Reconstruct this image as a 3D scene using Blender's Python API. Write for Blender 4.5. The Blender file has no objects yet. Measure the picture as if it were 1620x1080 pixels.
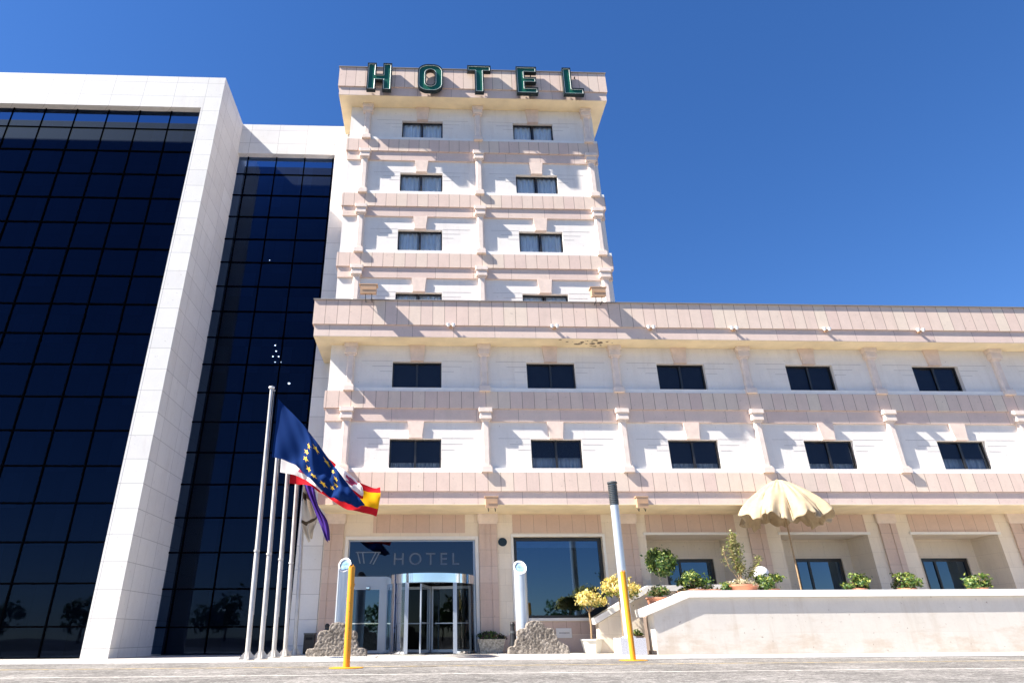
import bpy, bmesh, math, random
from mathutils import Vector, Matrix, noise

S = bpy.context.scene
COL = S.collection
R = math.radians
PI_ = math.pi
random.seed(7)

# ------------------------------------------------------------------ helpers
class MB:
    """collects faces, builds ONE mesh object"""
    def __init__(s): s.v = []; s.f = []; s.m = []; s.sm = []; s.cur = 0; s.smooth = False
    def face(s, idx): s.f.append(tuple(idx)); s.m.append(s.cur); s.sm.append(s.smooth)
    def add(s, pts):
        b = len(s.v); s.v += [tuple(p) for p in pts]; return b
    def quad(s, a, b, c, d):
        k = s.add([a, b, c, d]); s.face((k, k+1, k+2, k+3))
    def box(s, x0, x1, y0, y1, z0, z1):
        k = s.add([(x0,y0,z0),(x1,y0,z0),(x1,y1,z0),(x0,y1,z0),(x0,y0,z1),(x1,y0,z1),(x1,y1,z1),(x0,y1,z1)])
        for q in ((3,2,1,0),(4,5,6,7),(0,1,5,4),(1,2,6,5),(2,3,7,6),(3,0,4,7)): s.face([k+i for i in q])
    def prism(s, poly, y0, y1):
        """polygon in x,z (counter-clockwise seen from -y), extruded along y"""
        n = len(poly); k = s.add([(x,y0,z) for x,z in poly] + [(x,y1,z) for x,z in poly])
        s.face(range(k, k+n)); s.face(range(k+2*n-1, k+n-1, -1))
        for i in range(n):
            j = (i+1) % n; s.face((k+j, k+i, k+n+i, k+n+j))
    def prism_z(s, poly, z0, z1):
        n = len(poly); k = s.add([(x,y,z0) for x,y in poly] + [(x,y,z1) for x,y in poly])
        s.face(range(k+n-1, k-1, -1)); s.face(range(k+n, k+2*n))
        for i in range(n):
            j = (i+1) % n; s.face((k+i, k+j, k+n+j, k+n+i))
    def lathe(s, prof, n=24, c=(0,0,0), caps=True, smooth=True):
        o = s.smooth; s.smooth = smooth
        rows = []
        for r, z in prof:
            rows.append(s.add([(c[0]+r*math.cos(2*math.pi*i/n), c[1]+r*math.sin(2*math.pi*i/n), c[2]+z) for i in range(n)]))
        for a, b in zip(rows, rows[1:]):
            for i in range(n):
                j = (i+1) % n; s.face((a+i, a+j, b+j, b+i))
        s.smooth = False
        if caps:
            s.face([rows[0]+i for i in range(n-1, -1, -1)]); s.face([rows[-1]+i for i in range(n)])
        s.smooth = o
    def tube(s, pts, r, n=8, caps=True):
        o = s.smooth; s.smooth = True
        pts = [Vector(p) for p in pts]; rows = []
        rr = r if isinstance(r, (list, tuple)) else [r]*len(pts)
        for i, p in enumerate(pts):
            d = (pts[min(i+1, len(pts)-1)] - pts[max(i-1, 0)]).normalized()
            a = d.cross(Vector((0,0,1)) if abs(d.z) < .95 else Vector((1,0,0))).normalized(); b = d.cross(a)
            rows.append(s.add([p + (a*math.cos(2*math.pi*k/n) + b*math.sin(2*math.pi*k/n))*rr[i] for k in range(n)]))
        for a, b in zip(rows, rows[1:]):
            for i in range(n):
                j = (i+1) % n; s.face((a+i, b+i, b+j, a+j))
        s.smooth = False
        if caps:
            s.face([rows[0]+i for i in range(n)]); s.face([rows[-1]+i for i in range(n-1, -1, -1)])
        s.smooth = o
    def build(s, name, mats, parent=None, loc=None, fix=True):
        me = bpy.data.meshes.new(name); me.from_pydata(s.v, [], s.f)
        mats = mats if isinstance(mats, (list, tuple)) else [mats]
        for m in mats: me.materials.append(m)
        me.polygons.foreach_set('material_index', s.m); me.polygons.foreach_set('use_smooth', s.sm)
        if fix:
            bm = bmesh.new(); bm.from_mesh(me); bmesh.ops.recalc_face_normals(bm, faces=bm.faces)
            if any(s.sm): bmesh.ops.split_edges(bm, edges=[e for e in bm.edges if len(e.link_faces) == 2 and e.calc_face_angle(0) > .6])
            bm.to_mesh(me); bm.free()
        me.update()
        o = bpy.data.objects.new(name, me); COL.objects.link(o)
        if parent: o.parent = parent
        if loc: o.location = loc
        return o

def tag(o, label=None, cat=None, group=None, kind=None):
    if label: o['label'] = label
    if cat: o['category'] = cat
    if group: o['group'] = group
    if kind: o['kind'] = kind
    return o
def thing(name, label, cat, loc=(0,0,0), rz=0, group=None):
    o = bpy.data.objects.new(name, None); COL.objects.link(o); o.location = loc; o.rotation_euler = (0,0,rz)
    o.empty_display_size = .3
    return tag(o, label, cat, group)
def copy_tree(o, parent=None):
    kids = [k for k in bpy.data.objects if k.parent == o]
    c = o.copy(); COL.objects.link(c); c.parent = parent
    for k in kids: copy_tree(k, c)
    return c

# ------------------------------------------------------------------ materials
class NT:
    def __init__(s, m): s.n = m.node_tree.nodes; s.l = m.node_tree.links
    def new(s, t, **kw):
        n = s.n.new(t)
        for k, v in kw.items(): setattr(n, k, v)
        return n
    def set(s, sock, v):
        if hasattr(v, 'is_output'): s.l.new(v, sock)
        else: sock.default_value = v
    def math(s, op, a, b=0.0, c=0.0):
        n = s.new('ShaderNodeMath', operation=op); s.set(n.inputs[0], a); s.set(n.inputs[1], b); s.set(n.inputs[2], c); return n.outputs[0]
    def mix(s, f, a, b, bt='MIX'):
        n = s.new('ShaderNodeMix', data_type='RGBA', blend_type=bt); s.set(n.inputs[0], f); s.set(n.inputs[6], a); s.set(n.inputs[7], b); return n.outputs[2]
    def noise(s, vec, scale, detail=4, rough=.55):
        n = s.new('ShaderNodeTexNoise'); s.l.new(vec, n.inputs['Vector']); n.inputs['Scale'].default_value = scale
        n.inputs['Detail'].default_value = detail; n.inputs['Roughness'].default_value = rough; return n.outputs['Fac']
    def ramp(s, f, stops):
        n = s.new('ShaderNodeValToRGB'); s.l.new(f, n.inputs[0]); e = n.color_ramp.elements
        while len(e) < len(stops): e.new(.5)
        for i, (p, c) in enumerate(stops): e[i].position = p; e[i].color = c if len(c) == 4 else (*c, 1)
        return n.outputs[0]
def c4(c): return (*c, 1) if len(c) == 3 else c
def newmat(name):
    m = bpy.data.materials.new(name); m.use_nodes = True
    return m, NT(m), m.node_tree.nodes['Principled BSDF']
def plain(name, col, rough=.6, metal=0., var=.08, scale=3., bump=0., bscale=40., spec=None, coord='pos'):
    m, t, b = newmat(name)
    g = t.new('ShaderNodeNewGeometry').outputs['Position'] if coord == 'pos' else t.new('ShaderNodeTexCoord').outputs['Object']
    n = t.noise(g, scale)
    lo = tuple(x*(1-var) for x in col); hi = tuple(min(x*(1+var), 1) for x in col)
    t.l.new(t.ramp(n, [(.3, lo), (.7, hi)]), b.inputs['Base Color'])
    b.inputs['Roughness'].default_value = rough; b.inputs['Metallic'].default_value = metal
    if spec is not None: b.inputs['Specular IOR Level'].default_value = spec
    if bump:
        bp = t.new('ShaderNodeBump'); bp.inputs['Strength'].default_value = bump; bp.inputs['Distance'].default_value = .02
        t.l.new(t.noise(g, bscale, 6), bp.inputs['Height']); t.l.new(bp.outputs[0], b.inputs['Normal'])
    return m
def stone(name, cols, joint, px, pz, jw, zoff=0., stagger=False, var=.06, rough=.75, dirt=.0, splash=0.):
    """stone cladding: slabs of px by pz metres, one tint each, thin joints, faint veining and dirt"""
    m, t, b = newmat(name)
    pos = t.new('ShaderNodeNewGeometry').outputs['Position']
    sp = t.new('ShaderNodeSeparateXYZ'); t.l.new(pos, sp.inputs[0])
    u = t.math('DIVIDE', t.math('ADD', sp.outputs[0], sp.outputs[1]), px)
    w = t.math('DIVIDE', t.math('SUBTRACT', sp.outputs[2], zoff), pz)
    fw = t.math('FLOOR', w)
    if stagger: u = t.math('ADD', u, t.math('MULTIPLY', fw, .5))
    fu = t.math('FLOOR', u)
    wn = t.new('ShaderNodeTexWhiteNoise', noise_dimensions='2D')
    cb = t.new('ShaderNodeCombineXYZ'); t.l.new(fu, cb.inputs[0]); t.l.new(fw, cb.inputs[1]); t.l.new(cb.outputs[0], wn.inputs['Vector'])
    k = len(cols)
    col = t.ramp(wn.outputs['Value'], [(i/(k-1), c) for i, c in enumerate(cols)]) if k > 1 else None
    n1 = t.noise(pos, 2.2, 6, .65); n2 = t.noise(pos, 14., 5, .6)
    sh = t.ramp(t.math('ADD', t.math('MULTIPLY', n1, .6), t.math('MULTIPLY', n2, .4)), [(.32, (1-var*1.4,)*3), (.68, (1.0,)*3)])
    base = t.mix(1., col if col is not None else c4(cols[0]), sh, 'MULTIPLY')
    if dirt:
        v = t.new('ShaderNodeMapping'); t.l.new(pos, v.inputs[0]); v.inputs['Scale'].default_value = (1.8, 1.8, .25)
        st = t.ramp(t.noise(v.outputs[0], 1.6, 5, .65), [(.52, (0,0,0)), (.75, (1,1,1))])
        base = t.mix(t.math('MULTIPLY', st, dirt), base, (.42,.34,.26,1))
        ps = t.ramp(t.noise(pos, 9., 2, .4), [(.70, (0,0,0)), (.76, (1,1,1))])
        base = t.mix(t.math('MULTIPLY', ps, dirt*1.6), base, (.20,.13,.10,1))
    if splash:
        mp = t.new('ShaderNodeMapping'); t.l.new(pos, mp.inputs[0]); mp.inputs['Scale'].default_value = (.55, .55, 1.6)
        nz = t.noise(mp.outputs[0], 1.5, 6, .7)
        hgt = t.math('MULTIPLY', t.math('SUBTRACT', .9, sp.outputs[2]), .16)
        st = t.ramp(t.math('ADD', nz, hgt), [(.56, (0,0,0)), (.72, (1,1,1))])
        base = t.mix(t.math('MULTIPLY', st, splash), base, (.40,.27,.16,1))
    def edge(x, width):
        f = t.math('FRACT', x); d = t.math('MINIMUM', f, t.math('SUBTRACT', 1., f)); return t.math('LESS_THAN', d, width)
    j = edge(u, jw/px/2)
    if pz < 50: j = t.math('MAXIMUM', j, edge(w, jw/pz/2))
    base = t.mix(j, base, c4(joint))
    t.l.new(base, b.inputs['Base Color']); b.inputs['Roughness'].default_value = rough
    bp = t.new('ShaderNodeBump'); bp.inputs['Strength'].default_value = .25; bp.inputs['Distance'].default_value = .01
    t.l.new(t.math('SUBTRACT', n2, j), bp.inputs['Height']); t.l.new(bp.outputs[0], b.inputs['Normal'])
    return m
def glass(name, tint, rough=.02, ior=1.5, boost=0., gcol=(.92,.96,1), wav=.02):
    """window glass: tinted see-through plus mirror by Fresnel"""
    m, t, b = newmat(name); t.n.remove(b); out = t.n['Material Output']
    tr = t.new('ShaderNodeBsdfTransparent'); tr.inputs[0].default_value = c4(tint)
    gl = t.new('ShaderNodeBsdfGlossy'); gl.inputs['Roughness'].default_value = rough; gl.inputs['Color'].default_value = c4(gcol)
    pos = t.new('ShaderNodeNewGeometry').outputs['Position']
    bp = t.new('ShaderNodeBump'); bp.inputs['Strength'].default_value = wav; bp.inputs['Distance'].default_value = .02
    t.l.new(t.noise(pos, .8, 1), bp.inputs['Height']); t.l.new(bp.outputs[0], gl.inputs['Normal'])
    fr = t.new('ShaderNodeFresnel'); fr.inputs[0].default_value = ior
    f = t.math('ADD', fr.outputs[0], boost)
    mx = t.new('ShaderNodeMixShader'); t.l.new(f, mx.inputs[0]); t.l.new(tr.outputs[0], mx.inputs[1]); t.l.new(gl.outputs[0], mx.inputs[2])
    t.l.new(mx.outputs[0], out.inputs[0]); return m
def leafmat(name, cols, trans=.25):
    m, t, b = newmat(name)
    g = t.new('ShaderNodeNewGeometry')
    k = len(cols)
    c = t.ramp(g.outputs['Random Per Island'], [(i/(k-1), x) for i, x in enumerate(cols)])
    t.l.new(c, b.inputs['Base Color']); b.inputs['Roughness'].default_value = .45
    tl = t.new('ShaderNodeBsdfTranslucent'); t.l.new(c, tl.inputs[0])
    mx = t.new('ShaderNodeMixShader'); mx.inputs[0].default_value = trans
    t.l.new(b.outputs[0], mx.inputs[1]); t.l.new(tl.outputs[0], mx.inputs[2]); t.l.new(mx.outputs[0], t.n['Material Output'].inputs[0])
    return m
def emit(name, col, st):
    m, t, b = newmat(name)
    b.inputs['Base Color'].default_value = c4(col); b.inputs['Emission Color'].default_value = c4(col); b.inputs['Emission Strength'].default_value = st
    return m

M = {}
M['wall'] = stone('white_stone', [(.86,.805,.745),(.83,.775,.72),(.88,.825,.76)], (.79,.74,.685), 1.15, .56, .010, zoff=.2, stagger=True, var=.06, dirt=.20)
M['ground_wall'] = stone('cream_stone', [(.84,.73,.585),(.81,.70,.56),(.87,.76,.62)], (.64,.54,.43), 1.2, .6, .010, stagger=True, var=.06, dirt=.12)
M['frame_stone'] = stone('pale_stone', [(.80,.775,.74),(.74,.715,.685),(.82,.795,.76)], (.44,.42,.40), 1.5, .9, .020, zoff=.3, var=.06, dirt=.16)
M['band'] = stone('pink_panels', [(.76,.578,.488),(.785,.62,.512),(.72,.54,.468),(.79,.655,.528),(.765,.592,.505)], (.31,.21,.17), .5, 1000, .022, var=.09, dirt=.16)
M['strip'] = stone('pink_slabs', [(.76,.588,.505),(.785,.623,.53),(.725,.555,.483)], (.28,.20,.17), 1.72, 1000, .014, var=.10, dirt=.14)
M['column'] = plain('column_stone', (.78,.66,.58), .75, var=.08, scale=4, bump=.15)
M['key'] = plain('keystone_stone', (.77,.615,.52), .75, var=.08, scale=4, bump=.15)
M['pil'] = stone('pilaster_stone', [(.66,.50,.41),(.62,.46,.38),(.69,.54,.45)], (.40,.30,.25), 50, .62, .012, var=.08, dirt=.2)
M['pinkpanel'] = stone('ground_panels', [(.68,.50,.40),(.64,.46,.37),(.70,.53,.43)], (.36,.25,.2), .535, 1000, .016, var=.09, dirt=.14)
M['soffit'] = plain('cream_soffit', (.88,.73,.48), .85, var=.10, scale=1.2, bump=.05)
M['sill'] = plain('white_sill', (.82,.79,.75), .75, var=.05, scale=3)
M['trim'] = plain('white_trim', (.80,.77,.72), .7, var=.04)
M['groove'] = plain('groove', (.46,.42,.40), .9)
M['coping'] = plain('zinc_coping', (.30,.27,.25), .5, metal=.3)
M['winframe'] = plain('bronze_frame', (.018,.016,.016), .35, spec=.6)
M['pane'] = glass('window_glass', (.88,.93,.97), ior=1.38, gcol=(.6,.75,1))
M['pane_dark'] = glass('dark_window_glass', (.55,.62,.70), ior=1.40, gcol=(.5,.62,.9))
M['pane_big'] = glass('lobby_glass', (.20,.27,.36), ior=1.6, boost=.10, gcol=(.42,.66,1))
M['pane_door'] = glass('door_glass', (.42,.45,.46), ior=1.5, gcol=(.55,.62,.72))
M['pane_transom'] = glass('transom_glass', (.20,.22,.26), ior=1.6, boost=.05, gcol=(.42,.52,.72))
M['curtain'] = plain('net_curtain', (.88,.89,.90), .9, var=.05)
M['blind'] = plain('grey_blind', (.075,.075,.08), .6)
M['room'] = plain('dark_room', (.05,.045,.04), .9)
M['lobby'] = plain('lobby_wall', (.09,.065,.05), .8)
M['towerglass'] = glass('tower_glass', (.22,.30,.42), ior=1.40, gcol=(.26,.40,.75), wav=.10)
M['glass_patches'] = stone('dim_painted_reflections', [(.002,.003,.006),(.004,.006,.012),(.003,.004,.008),(.010,.016,.034),(.003,.004,.008),(.014,.022,.045)], (.001,.001,.002), .75, 1.361, .02, zoff=.97, var=.3)  # random lighter cells paint the glass's faint reflected patches into the colour
M['mullion'] = plain('black_mullion', (.001,.0012,.002), 1., spec=0.)
M['black'] = plain('black_back', (.004,.005,.009), .9)
M['green'] = plain('sign_green', (.006,.10,.058), .35, var=.05)
M['signdark'] = plain('sign_return', (.006,.014,.014), .4)
M['neon'] = plain('neon_tube', (.85,.90,.85), .2)
M['alu'] = plain('grey_aluminium', (.50,.55,.61), .32, metal=.35, var=.03)
M['chrome'] = plain('polished_steel', (.78,.80,.83), .10, metal=1., var=.02)
M['doorframe'] = plain('silver_door_frame', (.40,.44,.50), .3, metal=.4, var=.03)
M['pole'] = plain('pole_metal', (.52,.49,.455), .40, metal=.35, var=.12)
M['louver'] = plain('dark_louver', (.06,.065,.07), .4)
M['yellow'] = plain('yellow_paint', (.78,.33,.012), .38, var=.10, scale=9)
def chipped(name, col, chip):
    m, t, b = newmat(name); pos = t.new('ShaderNodeNewGeometry').outputs['Position']
    n = t.math('ADD', t.math('MULTIPLY', t.noise(pos, 34., 4, .6), .7), t.math('MULTIPLY', t.noise(pos, 5., 3, .6), .3))
    c = t.ramp(n, [(.30, tuple(x*.82 for x in col)), (.50, col), (.60, col), (.64, chip)])
    t.l.new(c, b.inputs['Base Color']); b.inputs['Roughness'].default_value = .5; return m
M['yellow'] = chipped('yellow_paint', (.74,.31,.012), (.30,.15,.05))
M['white'] = plain('white_plastic', (.85,.85,.84), .35)
M['blackplastic'] = plain('black_plastic', (.012,.012,.014), .45)
M['terracotta'] = plain('terracotta', (.46,.19,.11), .8, var=.15, scale=12)
M['potwhite'] = plain('white_concrete_pot', (.74,.71,.62), .7, var=.06)
M['soil'] = plain('soil', (.05,.035,.025), .95, var=.3, scale=30)
M['bark'] = plain('bark', (.33,.22,.12), .85, var=.2, scale=25)
M['barkpale'] = plain('pale_bark', (.45,.38,.28), .85, var=.2, scale=25)
M['lightmetal'] = plain('floodlight_body', (.52,.33,.20), .5, var=.06)
M['lens'] = plain('lamp_lens', (.22,.36,.46), .12, var=.5, scale=9)
M['etch'] = plain('etched_lettering', (.13,.16,.205), .6)
M['ink'] = plain('plate_ink', (.10,.09,.09), .8)
M['plaque'] = plain('plaque_metal', (.02,.03,.035), .3, metal=.4)
M['rope'] = plain('halyard_rope', (.55,.53,.50), .8)
# granite
def granite():
    m, t, b = newmat('granite'); pos = t.new('ShaderNodeNewGeometry').outputs['Position']
    c = t.ramp(t.noise(pos, 60., 3, .8), [(.36, (.16,.16,.18)), (.5, (.50,.50,.54)), (.64, (.70,.70,.74))])
    t.l.new(c, b.inputs['Base Color']); b.inputs['Roughness'].default_value = .5; return m
M['granite'] = granite()
def rock():
    m, t, b = newmat('rough_stone'); pos = t.new('ShaderNodeNewGeometry').outputs['Position']
    n1 = t.noise(pos, 16., 6, .7); n2 = t.noise(pos, 3., 4, .6)
    c = t.ramp(t.math('ADD', t.math('MULTIPLY', n1, .7), t.math('MULTIPLY', n2, .3)), [(.36, (.05,.042,.036)), (.5, (.19,.162,.135)), (.62, (.36,.315,.27))])
    t.l.new(c, b.inputs['Base Color']); b.inputs['Roughness'].default_value = .95
    bp = t.new('ShaderNodeBump'); bp.inputs['Strength'].default_value = .8; bp.inputs['Distance'].default_value = .03
    t.l.new(n1, bp.inputs['Height']); t.l.new(bp.outputs[0], b.inputs['Normal']); return m
M['rock'] = rock()
def asphalt():
    m, t, b = newmat('asphalt'); pos = t.new('ShaderNodeNewGeometry').outputs['Position']
    n1 = t.noise(pos, 24., 5, .8); n2 = t.noise(pos, .55, 4, .6); n3 = t.noise(pos, 6., 4, .7)
    f = t.math('ADD', t.math('ADD', t.math('MULTIPLY', n1, .42), t.math('MULTIPLY', n2, .20)), t.math('MULTIPLY', n3, .38))
    c = t.ramp(f, [(.40, (.04,.037,.034)), (.5, (.155,.143,.131)), (.60, (.39,.365,.34))])
    t.l.new(c, b.inputs['Base Color']); b.inputs['Roughness'].default_value = .9
    bp = t.new('ShaderNodeBump'); bp.inputs['Strength'].default_value = .6; bp.inputs['Distance'].default_value = .02
    t.l.new(n1, bp.inputs['Height']); t.l.new(bp.outputs[0], b.inputs['Normal']); return m
M['asphalt'] = asphalt()
M['paving'] = stone('paving', [(.47,.43,.38),(.50,.465,.415),(.44,.40,.355)], (.28,.25,.22), .8, 1000, .012, var=.14, dirt=.25)
def worn(name, col):
    m, t, b = newmat(name); pos = t.new('ShaderNodeNewGeometry').outputs['Position']
    n = t.math('ADD', t.math('MULTIPLY', t.noise(pos, 5., 5, .7), .6), t.math('MULTIPLY', t.noise(pos, 45., 3, .7), .4))
    c = t.ramp(n, [(.42, (.30,.27,.25)), (.56, col)])
    t.l.new(c, b.inputs['Base Color']); b.inputs['Roughness'].default_value = .85; return m
M['yline'] = worn('worn_yellow_paint', (.58,.42,.14))
M['wline'] = worn('worn_white_paint', (.66,.63,.58))
M['leaf_dark'] = leafmat('green_leaves', [(.022,.06,.012),(.05,.115,.02),(.10,.17,.03)])
M['leaf_mid'] = leafmat('light_green_leaves', [(.06,.11,.018),(.17,.23,.04),(.34,.36,.08)])
M['leaf_yellow'] = leafmat('yellow_leaves', [(.48,.40,.08),(.72,.58,.15),(.80,.66,.24),(.78,.68,.34)])
M['leaf_purple'] = leafmat('purple_leaves', [(.012,.012,.014),(.035,.018,.03),(.02,.04,.015),(.09,.02,.07)])
M['flower_pale'] = leafmat('pale_flowers', [(.42,.36,.22),(.62,.52,.38),(.30,.30,.12),(.66,.56,.46)])
M['leaf_olive'] = leafmat('olive_leaves', [(.10,.11,.03),(.24,.22,.08),(.36,.30,.12),(.14,.16,.05)])
M['terrace_wall'] = stone('terrace_stone', [(.645,.60,.54),(.625,.58,.52),(.655,.61,.55)], (.55,.50,.445), 1.35, .62, .008, stagger=True, var=.08, dirt=.38, splash=.35)
M['canvas'] = plain('cream_canvas', (.40,.31,.20), .85, var=.12, scale=5)

# ------------------------------------------------------------------ constants taken from the facade
PITCH = 3.345
def BT(k): return 6.37 + PITCH*k           # top of the pink panel band of storey k
COLX = [0, 5.6, 11.2, 16.8, 22.4, 28.0, 33.6]
WINX = [2.78, 8.44, 14.03, 19.65, 25.25, 30.85]
XL, XR, XE = -.87, 11.56, 36.0             # left end, tower's right end, far end of the low wing
WZ0, WZ1, WW = .20, 1.38, 1.03             # window bottom / top above band top, half width

# ------------------------------------------------------------------ ground
g = MB(); g.quad((-400,-400,-.004),(400,-400,-.004),(400,400,-.004),(-400,400,-.004))
tag(g.build('road', M['asphalt']), kind='structure')
g = MB(); g.quad((-400,-400,.0),(400,-400,.0),(400,-17.5,.0),(-400,-17.5,.0))
tag(g.build('ground', plain('bounce_cut_ground', (.060,.050,.042), .95, var=.4, scale=.6)), kind='structure')  # dark sheet out of view, added to cut bounce light on the facade
g = MB(); g.quad((-40,-4.9,0),(60,-5.35,0),(60,30,0),(-40,30,0))
tag(g.build('pavement', M['paving']), kind='structure')
g = MB(); g.box(-40,60,-5.42,-5.30,-.05,.012)
k = g.build('kerb', M['trim']); tag(k, kind='structure')
g = MB(); g.quad((-40,-9.15,.000),(60,-8.6,.000),(60,-8.45,.000),(-40,-9.0,.000))
tag(g.build('yellow_road_line', M['yline']), kind='structure')
g = MB(); g.quad((-40,-12.6,.000),(60,-11.6,.000),(60,-11.45,.000),(-40,-12.45,.000))
tag(g.build('white_road_line', M['wline']), kind='structure')

# ------------------------------------------------------------------ hotel
hotel = thing('hotel_building', 'tall hotel in white stone with pink panel bands and a long low wing', 'building')

def wall_grid(mb, x0, x1, z0, z1, y, holes, reveal):
    xs = sorted({x0, x1, *[h[0] for h in holes], *[h[1] for h in holes]}); zs = sorted({z0, z1, *[h[2] for h in holes], *[h[3] for h in holes]})
    for a, b in zip(xs, xs[1:]):
        for c, d in zip(zs, zs[1:]):
            mx, mz = (a+b)/2, (c+d)/2
            if any(h[0] < mx < h[1] and h[2] < mz < h[3] for h in holes): continue
            mb.quad((a,y,c),(b,y,c),(b,y,d),(a,y,d))
    for a, b, c, d in holes:
        r = y + reveal
        mb.quad((a,y,c),(a,y,d),(a,r,d),(a,r,c)); mb.quad((b,y,d),(b,y,c),(b,r,c),(b,r,d))
        mb.quad((a,y,d),(b,y,d),(b,r,d),(a,r,d)); mb.quad((b,y,c),(a,y,c),(a,r,c),(b,r,c))

def hole(cx, k): return (cx-WW, cx+WW, BT(k)+WZ0, BT(k)+WZ1)
# low wing upper wall
w = MB(); wall_grid(w, XL, XE, 5.15, 11.9, 0, [hole(c, k) for c in WINX for k in (0,1)], .24)
w.quad((XL,0,5.15),(XL,0,11.9),(XL,2,11.9),(XL,2,5.15)); w.quad((XE,0,0),(XE,14,0),(XE,14,11.9),(XE,0,11.9)); w.quad((XL,14,0),(XE,14,0),(XE,14,13),(XL,14,13))
w.quad((XR+.02,-.5,12.6),(XE,-.5,12.6),(XE,14,12.6),(XR+.02,14,12.6))
w.build('wall', M['wall'], hotel, fix=False)
# tower wall
w = MB(); wall_grid(w, XL, XR, 11.9, 25.36, 0, [hole(c, k) for c in WINX[:2] for k in (2,3,4,5)], .24)
w.quad((XL,0,11.9),(XL,0,25.36),(XL,12,25.36),(XL,12,11.9)); w.quad((XR,0,11.9),(XR,12,11.9),(XR,12,25.36),(XR,0,25.36)); w.quad((XL,12,11.9),(XL,12,25.36),(XR,12,25.36),(XR,12,11.9))
w.quad((XL,0,25.9),(XR,0,25.9),(XR,12,25.9),(XL,12,25.9))
w.build('tower_wall', M['wall'], hotel, fix=False)

# panel bands, slab strips, sills of each storey
def storey_band(k, x1, y1L, yR):
    bt = BT(k); x0 = XL - .09
    b = MB(); b.box(x0, x1+.09, -.135, 1.97 if yR is None else yR, bt-.73, bt); 
    b.build('panel_band', M['band'], hotel)
    s = MB(); s.box(x0+.08, x1+.012, -.075, 1.96 if yR is None else yR-.05, (bt-1.27 if k else 5.15), bt-.735)
    s.build('slab_strip', M['strip'], hotel)
    s = MB(); s.box(x0+.10, x1+.08, -.115, -.001, bt+.002, bt+.17); s.build('sill_course', M['sill'], hotel)
for k in (0, 1): storey_band(k, XE, 1.97, None)
for k in (3, 4, 5): storey_band(k, XR, 1.97, 12.05)
s = MB(); s.box(XL+.01, XR+.08, -.115, -.001, BT(2)+.002, BT(2)+.17); s.build('sill_course', M['sill'], hotel)

# cornice of the low wing
b = MB(); b.box(-1.57, XE+.7, -.92, -.55, 12.37, 13.5); b.box(-1.57, -1.2, -.549, 1.97, 12.37, 13.5); b.build('parapet_panels', M['band'], hotel)
b = MB(); b.box(-1.49, XE+.6, -.862, -.002, 11.84, 12.365); b.box(-1.49, XL-.002, -.001, 1.97, 11.84, 12.365); b.build('cornice_strip', M['strip'], hotel)
b = MB(); b.box(-1.485, XE+.58, -.857, -.003, 11.822, 11.839); b.box(-1.485, XL-.003, -.002, 1.965, 11.822, 11.839); b.build('soffit', M['soffit'], hotel)
b = MB(); b.box(-1.61, XE+.75, -.98, -.5, 13.5, 13.535); b.box(-1.61, -1.15, -.499, 1.97, 13.5, 13.535); b.build('coping', M['coping'], hotel)
# cornice of the tower
b = MB(); b.box(-1.51, 12.27, -.85, -.45, 25.885, 27.18); b.box(-1.51, -1.1, -.449, 1.97, 25.885, 27.18); b.box(11.87, 12.27, -.449, 12.6, 25.885, 27.18); b.build('parapet_panels', M['band'], hotel)
b = MB(); b.box(-1.44, 12.20, -.795, -.002, 25.34, 25.88); b.box(-1.44, XL-.002, -.001, 1.97, 25.34, 25.88); b.box(XR+.002, 12.20, -.001, 12.5, 25.34, 25.88); b.build('cornice_strip', M['strip'], hotel)
b = MB(); b.box(-1.435, 12.195, -.79, -.003, 25.322, 25.339); b.box(-1.435, XL-.003, -.002, 1.965, 25.322, 25.339); b.box(XR+.003, 12.195, -.002, 12.5, 25.322, 25.339); b.build('soffit', M['soffit'], hotel)
b = MB(); b.box(-1.55, 12.31, -.90, -.4, 27.18, 27.22); b.box(11.85, 12.31, -.399, 12.6, 27.18, 27.22); b.build('coping', M['coping'], hotel)

rnd = random.Random(31); b = MB()
for i in range(26):
    x = 10.2+rnd.gauss(0,.55); y = rnd.uniform(-.78,-.12); r = rnd.uniform(.015,.075); n = 7
    k = b.add([(x+r*1.8*math.cos(2*PI_*j/n)*rnd.uniform(.5,1.3), y+r*math.sin(2*PI_*j/n)*rnd.uniform(.5,1.3), 11.8195-.0001*i) for j in range(n)]); b.face(range(k,k+n))
tag(b.build('peeling_plaster', plain('bare_plaster', (.16,.12,.09), .9, var=.4, scale=20), hotel), kind='stuff')
# columns
def shaft_poly(hw, d, ch): return [(-hw,0),(-hw,-d+ch),(-hw+ch,-d),(hw-ch,-d),(hw,-d+ch),(hw,0)]
def column_proto(z0, z1):
    """half column from z0 to z1 (local), base and capital"""
    c = MB()
    c.prism_z(shaft_poly(.155,.175,.06), z0+.25, z1-.42)
    c.build_list = None
    o = c.build('column', M['column'], hotel)
    b = MB(); b.prism_z(shaft_poly(.225,.265,.02), z0, z0+.20); b.prism_z(shaft_poly(.195,.225,.03), z0+.20, z0+.27)
    b.build('base', M['column'], o)
    t = MB(); t.prism_z(shaft_poly(.185,.215,.03), z1-.52, z1-.45); t.prism_z(shaft_poly(.245,.275,.02), z1-.45, z1-.32)
    t.prism_z(shaft_poly(.235,.255,.02), z1-.32, z1-.17); t.prism_z(shaft_poly(.28,.31,.02), z1-.17, z1)
    t.build('capital', M['column'], o)
    return o
H_STD = PITCH - .735
pc = column_proto(0, H_STD)
pt = column_proto(0, 11.82-BT(1)); ptt = column_proto(0, 25.32-BT(5))
used = set()
def put(o, x, z):
    q = o if o.name not in used else copy_tree(o, hotel)
    used.add(o.name); used.add(q.name); q.location = (x, 0, z)
for x in COLX:
    put(pc, x, BT(0)); put(pt, x, BT(1))
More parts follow.
